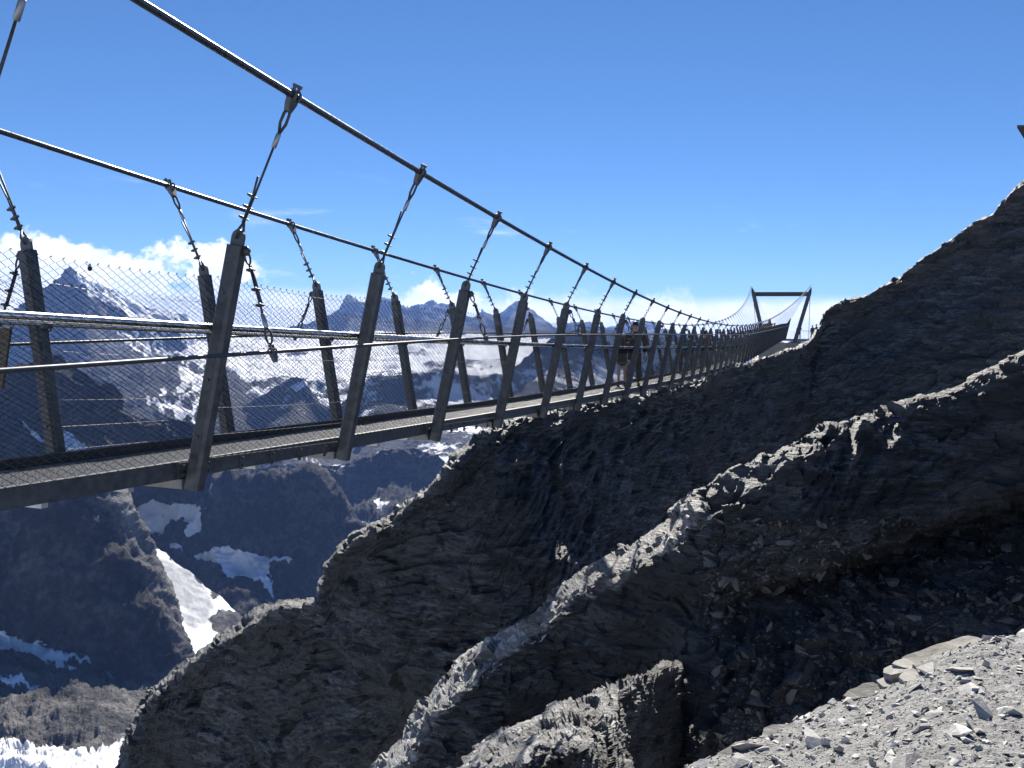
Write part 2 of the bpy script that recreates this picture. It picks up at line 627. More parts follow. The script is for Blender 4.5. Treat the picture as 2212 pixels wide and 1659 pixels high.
def strata_disp(P, size):
    """ledgy, flaky relief along the bedding; size = metres of the big forms"""
    s = P @ STR
    Q = P / size
    big = fbm(Q * 0.8, 4)
    rid = fbm(Q * 1.7 + 5.1, 4, ridged=True)
    w = fbm(P / (size * 1.5) + 9.0, 3)
    S = P / size + STR * (s / size * 5.0)[:, None]
    blk = fbm(S * 1.6 + 3.0, 5, gain=0.55)
    S2 = P / size * 3.0 + STR * (s / size * 30.0)[:, None]
    flk = fbm(S2 * 1.4 + 40.0, 5, gain=0.62)
    jit = fbm(P / (size * 0.3), 3)
    tz = s / (size * 0.17) + 2.0 * w + 0.30 * jit
    fr = tz - np.floor(tz)
    ter = np.where(fr < 0.84, fr / 0.84, (1 - fr) / 0.16) - 0.5
    tz2 = s / (size * 0.052) + 5.0 * w + 0.5 * jit
    fr2 = tz2 - np.floor(tz2)
    ter2 = np.where(fr2 < 0.8, fr2 / 0.8, (1 - fr2) / 0.2) - 0.5
    fc = facets(P / (size * 0.36) + STR * (s / (size * 0.36) * 1.2)[:, None] + 0.35 * np.stack([w, -w, w], 1), 0.9)
    fc2 = facets(P / (size * 0.11) + STR * (s / (size * 0.11) * 2.2)[:, None], 0.9)
    am = smooth01(fbm(P / (size * 0.9) + 77.0, 2), -0.25, 0.35)
    am2 = smooth01(fbm(P / (size * 0.6) + 31.0, 2), -0.2, 0.3)
    return size * (0.14 * big + 0.03 * rid + 0.095 * fc + 0.034 * fc2 + 0.03 * blk + 0.022 * flk + 0.080 * ter * (0.25 + am) + 0.036 * ter2 * (0.2 + am2))


def in_poly(u, v, poly):
    poly = np.asarray(poly, float)
    inside = np.zeros(u.shape, bool); dist = np.full(u.shape, 1e9)
    n = len(poly)
    for i in range(n):
        x1, y1 = poly[i]; x2, y2 = poly[(i + 1) % n]
        c = ((y1 > v) != (y2 > v)) & (u < (x2 - x1) * (v - y1) / (y2 - y1 + 1e-12) + x1)
        inside ^= c
        dx, dy = x2 - x1, y2 - y1
        t = np.clip(((u - x1) * dx + (v - y1) * dy) / (dx * dx + dy * dy + 1e-12), 0, 1)
        dist = np.minimum(dist, np.hypot(u - x1 - t * dx, v - y1 - t * dy))
    return np.where(inside, dist, -dist)


def rock_sheet(name, rows, nu, nv, mat, amp=1.0, size=None, kind='structure', keep=None, world_rows=False, offset=0.0, pale=None):
    G = loft(rows, nu, nv, world_rows)
    N = facing(G, grid_normals(G))
    P = G.reshape(-1, 3)
    D = (P - CAM) @ FWD
    sz = size if size is not None else 3.0
    d = strata_disp(P, sz) * amp
    if keep is not None:
        d *= keep(G).ravel()
    P2 = P + N.reshape(-1, 3) * (d + offset)[:, None]
    at_ = {}
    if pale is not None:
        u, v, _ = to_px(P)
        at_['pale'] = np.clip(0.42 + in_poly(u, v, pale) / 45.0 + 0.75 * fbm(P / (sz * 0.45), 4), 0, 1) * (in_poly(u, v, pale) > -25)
    me = mesh_np(name, P2, grid_faces(nv, nu), mat, smooth=False, attrs=at_)
    o = link(name, me)
    tag(o, kind=kind)
    return o, P2.reshape(nv, nu, 3)


def away(u, v, d, back, down):
    """a world point behind the crest point seen at (u, v, d)"""
    P = at(np.array(u, float), np.array(v, float), np.array(d, float))
    h = P - CAM; h[2] = 0; h /= np.linalg.norm(h)
    return P + h * back - np.array([0, 0, down])


def px_of(P):
    u, v, d = to_px(np.asarray(P, float)[None])
    return (u[0], v[0], d[0])


def with_back(crest, spec):
    """rows hidden behind a crest: spec = [(back, down), ...] far row first, scaled by depth if < 1"""
    out = []
    for b, dn in spec:
        row = []
        for c in crest:
            u, v, d = c
            P = away(u, v, d, b * d, dn * d)
            row.append(px_of(P))
        out.append(row)
    return out


def mixrow(A, B, t, dd=0.0, dv=0.0):
    return [(a[0] * (1 - t) + b[0] * t, a[1] * (1 - t) + b[1] * t + dv, a[2] * (1 - t) + b[2] * t + dd * a[2]) for a, b in zip(A, B)]


# ---- main cliff: from the slope above the far anchorage to the buttress under the bridge
c1 = [(2760, 130, 44), (2400, 290, 48), (2212, 390, 50), (2138, 457, 51), (2081, 490, 52), (2030, 530, 53), (1996, 556, 53.5), (1960, 580, 54),
      (1930, 604, 54.5), (1871, 633, 55), (1812, 652, 55), (1784, 672, 55), (1768, 716, 54.6), (1735, 748, 53), (1640, 776, 48), (1500, 824, 41.5), (1400, 848, 37), (1300, 869, 33.2),
      (1200, 893, 30.2), (1125, 908, 28.5), (1062, 930, 27.5), (985, 1000, 27), (955, 1045, 26.8), (870, 1108, 27.5), (765, 1172, 28.2), (703, 1240, 29),
      (690, 1304, 30), (600, 1320, 31), (480, 1392, 32), (395, 1455, 33), (333, 1502, 33.5), (290, 1590, 34), (262, 1680, 34.5), (220, 1850, 35)]
b1 = [(2760, 1000), (2400, 980), (2212, 965), (2140, 968), (2080, 975), (2005, 985), (1950, 998), (1905, 1010),
      (1850, 1035), (1790, 1060), (1742, 1085), (1725, 1095), (1708, 1105), (1670, 1125), (1595, 1155), (1485, 1195), (1402, 1236), (1346, 1262),
      (1305, 1290), (1262, 1318), (1222, 1346), (1160, 1400), (1120, 1440), (1070, 1490), (1020, 1545), (975, 1600),
      (940, 1650), (890, 1710), (830, 1780), (790, 1840), (750, 1900), (710, 1980), (670, 2060), (620, 2180)]
b1 = [(u, v, dc * 0.91 - 0.3) for (u, v), (uc, vc, dc) in zip(b1, c1)]
m1 = mixrow(c1, b1, 0.5, -0.01)
s1 = mixrow(c1, m1, 0.22, 0.01)
back1 = with_back(c1, [(0.9, 0.55), (0.28, 0.13), (0.08, 0.02)])
low1 = [(u - 10, v + 260, d - 1.5) for u, v, d in b1]
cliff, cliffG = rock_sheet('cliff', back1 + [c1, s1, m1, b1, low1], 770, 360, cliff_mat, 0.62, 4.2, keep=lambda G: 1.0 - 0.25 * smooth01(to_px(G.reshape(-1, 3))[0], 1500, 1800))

# ---- rock below the far anchorage
pc = np.array([(0.7 - 3.8226) * K, 81.5 * K, 0.0])
rings = []
for rr, zz in ((0.3, 0.55), (4.0, 0.35), (6.5, -2.5), (9.5, -9.0), (16.0, -26.0)):
    rings.append([(pc[0] + rr * math.cos(a) * 0.9, pc[1] + rr * math.sin(a) * 1.25, zz) for a in np.linspace(0, 2 * math.pi, 25)])
rock_sheet('rock_pinnacle', rings, 160, 110, cliff_mat, 0.35, 3.0, world_rows=True)

# ---- spur and overhanging block: one crest from the right edge down to the lower left
r_rim = [(2420, 660, 10.8), (2212, 765, 11.7), (2060, 838, 12.1), (1932, 880, 12.1), (1830, 905, 11.9), (1700, 955, 11.5), (1600, 1018, 11.5), (1520, 1066, 11.6), (1440, 1124, 12), (1350, 1190, 12.4), (1240, 1252, 12.8), (1150, 1322, 13), (1040, 1392, 13), (950, 1480, 13), (880, 1580, 13), (812, 1662, 13), (730, 1800, 13)]
r_sh = [(2440, 710, 10.5), (2230, 810, 11.399999999999999), (2080, 880, 11.799999999999999), (1955, 915, 11.799999999999999), (1850, 940, 11.6), (1725, 985, 11.2), (1625, 1045, 11.15), (1535, 1095, 11.2), (1462, 1155, 11.4), (1366, 1226, 11.6), (1256, 1288, 12.0), (1166, 1358, 12.2), (1056, 1428, 12.2), (966, 1516, 12.2), (896, 1616, 12.2), (828, 1698, 12.2), (746, 1836, 12.2)]
r_bul = [(2460, 830, 10.180000000000001), (2250, 910, 11.08), (2110, 965, 11.48), (1990, 1000, 11.48), (1880, 1030, 11.280000000000001), (1760, 1075, 10.88), (1640, 1130, 10.85), (1545, 1165, 10.9), (1475, 1210, 11.0), (1384, 1264, 11.35), (1274, 1326, 11.75), (1184, 1396, 11.95), (1074, 1466, 11.95), (984, 1554, 11.95), (914, 1654, 11.95), (846, 1736, 11.95), (764, 1874, 11.95)]
r_lip = [(2470, 980, 9.950000000000001), (2260, 1045, 10.85), (2120, 1085, 11.25), (2000, 1125, 11.25), (1900, 1165, 11.05), (1790, 1205, 10.65), (1610, 1262, 10.6), (1535, 1265, 10.6), (1480, 1275, 10.75), (1402, 1314, 11.12), (1292, 1376, 11.52), (1202, 1446, 11.72), (1092, 1516, 11.72), (1002, 1604, 11.72), (932, 1704, 11.72), (864, 1786, 11.72), (782, 1924, 11.72)]
r_rec = [(2480, 1025, 10.850000000000001), (2270, 1085, 11.75), (2130, 1122, 12.15), (2010, 1162, 12.15), (1905, 1200, 11.950000000000001), (1795, 1236, 11.55), (1615, 1282, 10.95), (1540, 1280, 10.75), (1485, 1287, 10.8), (1408, 1332, 11.07), (1298, 1394, 11.47), (1208, 1464, 11.67), (1098, 1534, 11.67), (1008, 1622, 11.67), (938, 1722, 11.67), (870, 1804, 11.67), (788, 1942, 11.67)]
r_flo = [(2490, 1080, 10.25), (2275, 1140, 11.149999999999999), (2135, 1180, 11.549999999999999), (2015, 1220, 11.549999999999999), (1910, 1255, 11.35), (1800, 1292, 10.95), (1620, 1335, 10.6), (1545, 1330, 10.5), (1490, 1320, 10.6), (1416, 1362, 10.98), (1306, 1424, 11.38), (1216, 1494, 11.58), (1106, 1564, 11.58), (1016, 1652, 11.58), (946, 1752, 11.58), (878, 1834, 11.58), (796, 1972, 11.58)]
r_deb = [(2510, 1150, 9.350000000000001), (2290, 1215, 10.25), (2150, 1260, 10.65), (2035, 1300, 10.65), (1930, 1340, 10.450000000000001), (1820, 1380, 10.05), (1645, 1430, 9.9), (1565, 1440, 9.9), (1495, 1435, 10.1), (1430, 1422, 10.78), (1320, 1484, 11.18), (1230, 1554, 11.38), (1120, 1624, 11.38), (1030, 1712, 11.38), (960, 1812, 11.38), (892, 1894, 11.38), (810, 2032, 11.38)]
r_low = [(2530, 1270, 8.700000000000001), (2310, 1330, 9.6), (2165, 1365, 10.0), (2050, 1395, 10.0), (1950, 1435, 9.8), (1840, 1480, 9.4), (1655, 1560, 9.3), (1580, 1590, 9.2), (1505, 1590, 9.4), (1448, 1490, 10.5), (1338, 1552, 10.9), (1248, 1622, 11.1), (1138, 1692, 11.1), (1048, 1780, 11.1), (978, 1880, 11.1), (910, 1962, 11.1), (828, 2100, 11.1)]
r_end = [(2550, 1400, 7.9), (2340, 1460, 8.799999999999999), (2200, 1500, 9.2), (2080, 1540, 9.2), (1970, 1590, 9.0), (1860, 1640, 8.6), (1690, 1740, 8.6), (1600, 1790, 8.5), (1520, 1800, 8.8), (1460, 1710, 9.9), (1350, 1772, 10.3), (1260, 1842, 10.5), (1150, 1912, 10.5), (1060, 2000, 10.5), (990, 2100, 10.5), (922, 2182, 10.5), (840, 2320, 10.5)]
back2 = with_back(r_rim, [(0.5, 0.6), (0.10, 0.14), (0.014, 0.012)])
lit_band2 = [(u - 12, v - 12) for u, v, d in r_rim[7:]] + [(u + 30, v + 48) for u, v, d in r_rim[:6:-1]]  # crest band with sunlight put into the rock colour
spur, spurG = rock_sheet('rock_spur', back2 + [r_rim, r_sh, r_bul, r_lip, r_rec, r_flo, r_deb, r_low, r_end], 620, 360, cliff_mat, 0.60, 1.6, pale=lit_band2)
overG = spurG

# ---- lower spur nearer to the viewer
c3 = [(1560, 1402, 11.0), (1500, 1420, 10.4), (1440, 1441, 9.7), (1380, 1463, 9.0), (1325, 1484, 8.3), (1275, 1507, 7.8), (1190, 1540, 7.5), (1100, 1582, 7.4), (1012, 1642, 7.3), (930, 1712, 7.2), (850, 1800, 7.1)]
w3 = lambda u: float(np.clip((1340 - u) / 120.0, 0, 1))
s3 = [(u + 40 * w3(u), v + 50, d - (0.20 + 0.55 * w3(u))) for u, v, d in c3]
m3 = [(u + 110 * w3(u), v + 150, d - (0.42 + 0.55 * w3(u))) for u, v, d in c3]
b3 = [(u + 170 * w3(u), v + 330, d - (0.75 + 0.6 * w3(u))) for u, v, d in c3]
low3 = [(u + 200 * w3(u), v + 600, d - (1.1 + 0.6 * w3(u))) for u, v, d in c3]
back3 = with_back(c3, [(0.5, 0.6), (0.14, 0.16), (0.03, 0.012)])
lit_band3 = [(u - 15, v - 15) for u, v, d in c3[4:]] + [(u + 62, v + 78) for u, v, d in c3[:4:-1]]  # sunlit crest of the lower spur, painted as lighter rock
spur2, spur2G = rock_sheet('rock_spur', back3 + [c3, s3, m3, b3, low3], 380, 240, cliff_mat, 0.6, 1.2, pale=lit_band3)

# ---- scree ledge the viewer stands on
e5 = [(1390, 1730, 3.95), (1480, 1664, 4.0), (1600, 1616, 4.2), (1700, 1572, 4.4), (1800, 1520, 4.6), (1900, 1482, 4.7), (2000, 1428, 4.8), (2100, 1392, 4.9), (2212, 1368, 5.0), (2400, 1310, 5.2), (2760, 1220, 5.6), (3500, 1060, 6.6)]
EW = np.array([at(np.array(float(a)), np.array(float(b)), np.array(float(c))) for a, b, c in e5])
hd = EW - CAM; hd[:, 2] = 0; hd /= np.linalg.norm(hd, axis=1)[:, None]
rows5 = [EW + hd * 0.75 - [0, 0, 2.2], EW + hd * 0.45 - [0, 0, 0.65], EW + hd * 0.16 - [0, 0, 0.12], EW]
foot = np.stack([EW[:, 0] * 0.1, EW[:, 1] * 0.1 - 0.3, np.zeros(len(EW)) - 0.02], 1)
for t in (0.1, 0.22, 0.38, 0.6):
    q = EW * (1 - t) + foot * t
    q[:, 2] += 0.05 * math.sin(t * 3.0)
    rows5.append(q)
G5 = loft([[tuple(p) for p in r] for r in rows5], 360, 280, world_rows=True)
N5 = grid_normals(G5)
if np.median(N5[..., 2]) < 0: N5 = -N5
P5 = G5.reshape(-1, 3)
P5 = P5 + N5.reshape(-1, 3) * (0.035 * fbm(P5 * 2.2, 5) + 0.022 * fbm(P5 * 9, 4) + 0.014 * np.abs(fbm(P5 * 30, 3)))[:, None]
G5 = P5.reshape(G5.shape)

smt, N_, L_, bs_ = new_mat('scree_ground')
geo_ = N_.new('ShaderNodeNewGeometry').outputs['Position']
fa = n_noise(N_, L_, 14, 8, 0.72, geo_); fb = n_noise(N_, L_, 60, 5, 0.7, geo_)
fs_ = n_math(N_, L_, 'ADD', n_math(N_, L_, 'MULTIPLY', fa, 0.5), n_math(N_, L_, 'MULTIPLY', fb, 0.5))
L_.new(n_ramp(N_, L_, fs_, [(0.32, (0.10, 0.10, 0.098)), (0.5, (0.22, 0.22, 0.215)), (0.66, (0.36, 0.36, 0.35))]), bs_.inputs['Base Color'])
bs_.inputs['Roughness'].default_value = 0.85
n_bump(N_, L_, fs_, 1.0, 0.03, bs_)
scree = link('scree_slope', mesh_np('scree_slope', P5, grid_faces(*G5.shape[:2]), smt))
tag(scree, kind='structure')

# ------------------------------------------------------------------ mountains
def snow_poly(polys, soft=22.0):
    def f(u, v, P, nz):
        Q = np.stack([u, v, 0 * u], 1)
        u = u + soft * (1.9 * fbm(Q / 30.0, 5, gain=0.6)); v = v + soft * (1.7 * fbm(Q / 26.0 + 50, 5, gain=0.6))
        s = np.full(u.shape, -1e9)
        for p in polys:
            s = np.maximum(s, in_poly(u, v, p))
        return np.clip(0.5 + s / soft, 0.0, 1.0)
    return f


def mountain(name, rows, nu, nv, mat, rel=0.02, freq=0.05, ridge=0.7, snow=None, back=((0.5, 0.4), (0.08, 0.05)), gain=0.64, oct_=8, base_snow=0.0, pale=None, ice=None, zs=0.5):
    crest = rows[0]
    G = loft(with_back(crest, back) + list(rows), nu, nv)
    N = facing(G, grid_normals(G))
    P = G.reshape(-1, 3)
    u, v, D = to_px(P)
    dm = np.median(D)
    Q = P / (dm * freq) * np.array([1, 1, zs])
    h = ridge * fbm(Q, oct_, gain=gain, ridged=True) + (1 - ridge) * fbm(Q * 0.7 + 8, oct_, gain=gain)
    Nf = N.reshape(-1, 3)
    P2 = P + Nf * (h * rel * dm)[:, None]
    nz = facing(P2.reshape(G.shape), grid_normals(P2.reshape(G.shape))).reshape(-1, 3)[:, 2]
    sa = snow(u, v, P2, nz) if snow is not None else np.full(len(P), base_snow)
    o = link(name, mesh_np(name, P2, grid_faces(nv, nu), mat, smooth=True, attrs={k_: f_(u, v, P2, nz) if callable(f_) else f_ for k_, f_ in (('snow', sa), ('pale', pale), ('ice', ice)) if f_ is not None}))
    tag(o, kind='structure')
    return o


mt_near = mountain_material('valley_rock', (0.008, 0.008, 0.0085), (0.021, 0.0205, 0.020), (0.075, 0.071, 0.065), 0.012)
mt_lit = mountain_material('sunlit_slab_rock', (0.010, 0.010, 0.010), (0.028, 0.0275, 0.0265), (0.085, 0.082, 0.077), 0.016)  # rock tone raised for slopes that lie in the sun
mt_mid = mountain_material('ridge_rock', (0.015, 0.016, 0.018), (0.035, 0.035, 0.037), (0.085, 0.083, 0.08), 0.004)
mt_far = mountain_material('peak_rock', (0.03, 0.032, 0.036), (0.065, 0.067, 0.07), (0.13, 0.13, 0.13), 0.0012)

# far peaks on the horizon
pk = [(250, 700, 9500), (430, 700, 9500), (560, 706, 9500), (650, 690, 9300), (715, 668, 9100), (742, 634, 9000), (760, 631, 9000), (785, 640, 9000), (800, 633, 9000), (858, 642, 9000), (882, 653, 9100), (899, 645, 9000), (938, 636, 9000), (979, 654, 9000), (1015, 674, 9000), (1042, 656, 9000), (1069, 673, 9000), (1094, 647, 9000), (1113, 643, 9000), (1136, 650, 9000), (1170, 674, 9000), (1200, 694, 9200),
      (1225, 684, 9800), (1249, 682, 9800), (1278, 681, 9800), (1310, 700, 9800), (1364, 682, 9800), (1412, 690, 9800), (1440, 706, 9800), (1560, 722, 9800), (1800, 728, 9800)]
pk_b = [(u, max(v + 60, 728), 7200) for u, v, d in pk]
pk_m = [(u + 6, v + 0.62 * (max(v + 60, 728) - v), d - 550) for u, v, d in pk]
pk_e = [(u, 775, 6300) for u, v, d in pk]


def pk_snow(u, v, P, nz):
    n = fbm(P / 900.0, 5)
    low = smooth01(v, 682, 716)
    right = smooth01(u, 1195, 1215)
    return np.clip(0.34 + 0.75 * low + 0.55 * right + (nz - 0.62) * 1.5 + 0.8 * n, 0, 1)


mountain('mountain', [pk, pk_m, pk_b, pk_e], 520, 120, mt_far, 0.014, 0.05, 0.75, pk_snow, ((0.3, 0.10), (0.04, 0.02)))

# the big pyramid on the left with its snow flank
lp = [(-300, 745, 5200), (-120, 715, 5200), (-40, 690, 5200), (20, 662, 5200), (70, 630, 5200), (112, 588, 5200), (150, 565, 5200), (186, 582, 5200), (232, 603, 5250), (300, 640, 5350), (380, 668, 5500), (440, 690, 5700), (520, 704, 6000), (600, 712, 6400)]
lp_m = [(u + 25, v + 95, d - 330) for u, v, d in lp]
lp_b = [(u + 40, v + 210, d - 1100) for u, v, d in lp]
lp_snow = [[(165, 588), (190, 580), (235, 600), (300, 636), (400, 668), (520, 700), (600, 706), (600, 760), (520, 760), (440, 752), (395, 728), (330, 700), (262, 668), (210, 628), (180, 606)],
           [(288, 705), (296, 700), (335, 752), (326, 757)], [(328, 712), (336, 708), (375, 760), (366, 764)], [(250, 690), (258, 690), (300, 742), (292, 746)], [(360, 742), (400, 752), (420, 790), (395, 780)]]
mountain('mountain', [lp, lp_m, lp_b], 340, 160, mt_far, 0.018, 0.05, 0.75, snow_poly(lp_snow, 26), ((0.3, 0.25), (0.05, 0.05)))

# wide glacier and moraine basin in the middle distance
gl = [(300, 742, 6100), (430, 738, 6100), (560, 728, 6200), (700, 730, 6300), (850, 735, 6300), (1000, 738, 6300), (1150, 745, 6300), (1320, 750, 6300)]
gl2 = [(u, 790, 4900) for u, v, d in gl]
gl3 = [(u, 850, 3900) for u, v, d in gl]
gl4 = [(u, 940, 3100) for u, v, d in gl]


def gl_snow(u, v, P, nz):
    n = fbm(P / np.array([420.0, 420.0, 160.0]), 6, gain=0.62)
    return np.clip(0.97 - 0.0030 * (v - 750) + 1.25 * n, 0, 1)


mountain('glacier', [gl, gl2, gl3, gl4], 380, 170, mt_mid, 0.020, 0.045, 0.6, gl_snow, ((0.2, 0.12), (0.03, 0.01)))

# hazy slopes below the pyramid, with the pale moraine at their foot
ls = [(-300, 800, 3500), (-60, 790, 3500), (60, 775, 3500), (200, 770, 3500), (330, 765, 3600), (430, 770, 3700), (520, 800, 3800), (600, 860, 3900)]
ls2 = [(u, v + 90, 3050) for u, v, d in ls]
ls3 = [(u, v + 240, 2500) for u, v, d in ls]
mountain('mountain_slope', [ls, ls2, ls3], 220, 110, mt_mid, 0.02, 0.05, 0.7,
         snow_poly([[(335, 842), (362, 838), (400, 850), (436, 872), (430, 890), (395, 888), (355, 868)], [(380, 770), (440, 780), (430, 830), (398, 826)]], 40), ((0.2, 0.2), (0.03, 0.02)))

# rounded blue hills in front of the glacier
hl = [(470, 905, 3200), (520, 872, 3200), (562, 850, 3200), (600, 822, 3200), (632, 806, 3200), (660, 812, 3200), (682, 845, 3200), (704, 872, 3200), (745, 860, 3200), (782, 824, 3200), (815, 806, 3200), (880, 802, 3200), (960, 796, 3200), (1050, 806, 3250), (1100, 792, 3400), (1150, 748, 3500), (1205, 714, 3600), (1262, 706, 3700), (1335, 716, 3800), (1405, 722, 3800), (1480, 738, 3800), (1600, 760, 3800)]
hl2 = [(u, v + 60, d - 120) for u, v, d in hl]
hl3 = [(u, max(v + 150, 930), d - 650) for u, v, d in hl]
hl4 = [(u, max(v + 260, 1040), d - 1150) for u, v, d in hl]


def hl_snow(u, v, P, nz):
    n = fbm(P / np.array([230.0, 230.0, 120.0]) + 3, 6, gain=0.6)
    return np.clip(0.26 + 0.95 * n + 0.2 * smooth01(u, 780, 1000), 0, 1)


mountain('hills', [hl, hl2, hl3, hl4], 340, 170, mt_mid, 0.012, 0.045, 0.6, hl_snow, ((0.3, 0.3), (0.05, 0.04)))

# dark shoulder beyond the gap
sh = [(480, 1000, 2050), (560, 985, 2050), (640, 985, 2000), (720, 985, 1950), (780, 972, 1950), (840, 952, 1950), (900, 950, 1950), (950, 968, 1950), (990, 1010, 1950), (1040, 1060, 1950), (1100, 1130, 1950)]
sh2 = [(u - 10, v + 60, d - 40) for u, v, d in sh]
sh3 = [(u - 30, v + 140, d - 210) for u, v, d in sh]
sh4 = [(u - 40, v + 300, d - 500) for u, v, d in sh]
mountain('mountain_shoulder', [sh, sh2, sh3, sh4], 240, 150, mt_near, 0.038, 0.10, 0.75,
         snow_poly([[(532, 1018), (560, 1006), (620, 1004), (690, 1000), (694, 1020), (704, 1048), (682, 1046), (664, 1024), (620, 1018), (580, 1022)], [(798, 1056), (815, 1058), (838, 1072), (822, 1078), (804, 1068)], [(852, 1078), (882, 1082), (878, 1088), (858, 1086)],
                    [(744, 1100), (762, 1092), (800, 1108), (842, 1130), (822, 1150), (795, 1172), (770, 1150)], [(720, 990), (740, 985), (742, 1000)]], 13), ((0.4, 0.4), (0.06, 0.05)))

# dark mountain in the middle, holding two snow fields in its shade
mm = [(240, 1062, 1500), (300, 1052, 1500), (380, 1046, 1480), (460, 1040, 1470), (540, 1030, 1460), (610, 1040, 1450), (665, 1036, 1450), (705, 1072, 1450), (742, 1120, 1450), (772, 1160, 1440), (800, 1230, 1430), (840, 1320, 1420)]
mm2 = [(u - 6, v + 95, d - 35) for u, v, d in mm]
mm3 = [(u - 14, v + 200, d - 80) for u, v, d in mm]
mm4 = [(u - 30, v + 330, d - 230) for u, v, d in mm]
mm5 = [(u - 40, v + 520, d - 380) for u, v, d in mm]
mountain('mountain_face', [mm, mm2, mm3, mm4, mm5], 280, 230, mt_near, 0.040, 0.11, 0.75,
         snow_poly([[(326, 1098), (352, 1088), (392, 1092), (448, 1098), (452, 1125), (434, 1176), (420, 1172), (424, 1140), (408, 1128), (380, 1130), (366, 1146), (364, 1160), (340, 1156), (328, 1130)],
                    [(422, 1212), (456, 1206), (505, 1192), (540, 1206), (590, 1212), (632, 1232), (628, 1246), (596, 1242), (576, 1262), (602, 1310), (590, 1316), (562, 1290), (520, 1292), (488, 1262), (478, 1238), (446, 1226)],
                    [(390, 1186), (412, 1190), (408, 1198), (394, 1196)], [(470, 1060), (476, 1058), (474, 1070)]], 13), ((0.4, 0.45), (0.05, 0.05)))

# sunlit glacier tongue lying in the trough
tg = [(215, 1118, 1260), (262, 1128, 1260), (305, 1150, 1260), (362, 1196, 1240), (420, 1240, 1220), (480, 1290, 1200), (545, 1340, 1190), (640, 1390, 1180)]
tg2 = [(205, 1180, 1190), (262, 1200, 1180), (310, 1228, 1170), (352, 1262, 1150), (402, 1310, 1130), (470, 1360, 1110), (540, 1410, 1100), (630, 1460, 1090)]
tg3 = [(200, 1300, 1080), (272, 1320, 1070), (322, 1340, 1060), (365, 1365, 1050), (410, 1400, 1030), (460, 1440, 1010), (520, 1490, 1000), (600, 1540, 990)]
tg4 = [(200, 1420, 980), (280, 1440, 970), (330, 1455, 960), (380, 1470, 950), (420, 1500, 940), (470, 1530, 930), (520, 1570, 920), (600, 1620, 900)]
mountain('glacier_tongue', [tg, tg2, tg3, tg4], 240, 180, mt_lit, 0.008, 0.05, 0.6,
         snow_poly([[(256, 1146), (275, 1138), (296, 1140), (300, 1158), (322, 1172), (352, 1182), (398, 1214), (440, 1250), (462, 1268), (452, 1284), (500, 1292), (512, 1312), (470, 1312), (446, 1330), (478, 1366), (484, 1400), (455, 1430), (412, 1428), (402, 1386), (388, 1352), (352, 1326), (322, 1290), (322, 1258), (290, 1222), (262, 1190)]], 14), ((0.2, 0.25), (0.03, 0.03)), pale=lambda u, v, P, nz: 0.6 + 0 * u,
         ice=lambda u, v, P, nz: np.clip(0.5 + in_poly(u, v, [(318, 1188), (380, 1204), (452, 1262), (464, 1300), (446, 1350), (412, 1350), (362, 1304), (334, 1252)]) / 14.0 + 0.7 * fbm(P / 25.0, 5), 0, 1))

# dark ridge seen through the fence on the left, with a lit couloir
dr = [(-300, 790, 1550), (-80, 775, 1500), (20, 766, 1480), (70, 752, 1470), (118, 746, 1460), (148, 770, 1450), (188, 790, 1440), (264, 834, 1430), (284, 880, 1430), (366, 896, 1420), (424, 930, 1420), (470, 965, 1420)]
drf = lambda u: min(1.0, max(0.10, (430 - u) / 260.0))
dr2 = [(u - 4, v + 90 * drf(u), d - 40 * drf(u)) for u, v, d in dr]
dr3 = [(u - 6, v + 190 * drf(u), d - 150 * drf(u)) for u, v, d in dr]
dr4 = [(u - 8, v + 300 * drf(u), d - 240 * drf(u)) for u, v, d in dr]
mountain('mountain_ridge', [dr, dr2, dr3, dr4], 300, 180, mt_near, 0.038, 0.10, 0.75,
         snow_poly([[(38, 903), (62, 912), (98, 918), (128, 908), (150, 906), (178, 932), (214, 966), (222, 990), (180, 984), (152, 956), (124, 940), (94, 932), (60, 926)]], 12), ((0.4, 0.45), (0.05, 0.05)))

# wall below the bridge on the left, its right edge catching the sun
wl_c = [(-320, 1015, 1000), (-100, 1020, 960), (60, 1035, 930), (150, 1046, 910), (191, 1050, 900), (232, 1068, 905), (258, 1130, 900), (296, 1215, 890), (332, 1300, 876), (370, 1385, 862), (390, 1440, 850), (440, 1520, 850)]
wl_1 = [(-320, 1100, 985), (-100, 1110, 940), (40, 1120, 905), (100, 1125, 878), (138, 1110, 866), (190, 1130, 862), (222, 1185, 856), (268, 1268, 850), (310, 1350, 842), (352, 1425, 834), (376, 1480, 822), (425, 1560, 815)]
wl_2 = [(-320, 1250, 960), (-120, 1260, 915), (10, 1270, 878), (60, 1275, 855), (87, 1285, 842), (132, 1300, 834), (178, 1335, 828), (227, 1380, 824), (277, 1425, 820), (322, 1470, 816), (354, 1520, 812), (395, 1600, 806)]
wl_3 = [(-320, 1380, 940), (-120, 1385, 890), (0, 1395, 850), (50, 1402, 836), (95, 1415, 826), (140, 1430, 820), (185, 1450, 815), (230, 1475, 810), (270, 1500, 806), (310, 1530, 803), (340, 1570, 800), (365, 1650, 794)]
wl_4 = [(-320, 1450, 830), (-120, 1455, 800), (0, 1465, 775), (45, 1475, 768), (90, 1488, 762), (135, 1500, 757), (180, 1515, 753), (225, 1535, 750), (262, 1555, 748), (300, 1585, 745), (335, 1625, 742), (360, 1700, 738)]
wl_5 = [(-320, 1600, 690), (-120, 1605, 672), (0, 1612, 655), (45, 1618, 650), (90, 1625, 646), (135, 1632, 643), (180, 1642, 640), (225, 1655, 638), (262, 1670, 636), (300, 1695, 634), (335, 1730, 632), (360, 1800, 630)]
wl_6 = [(u, v + 260, d - 130) for u, v, d in wl_5]


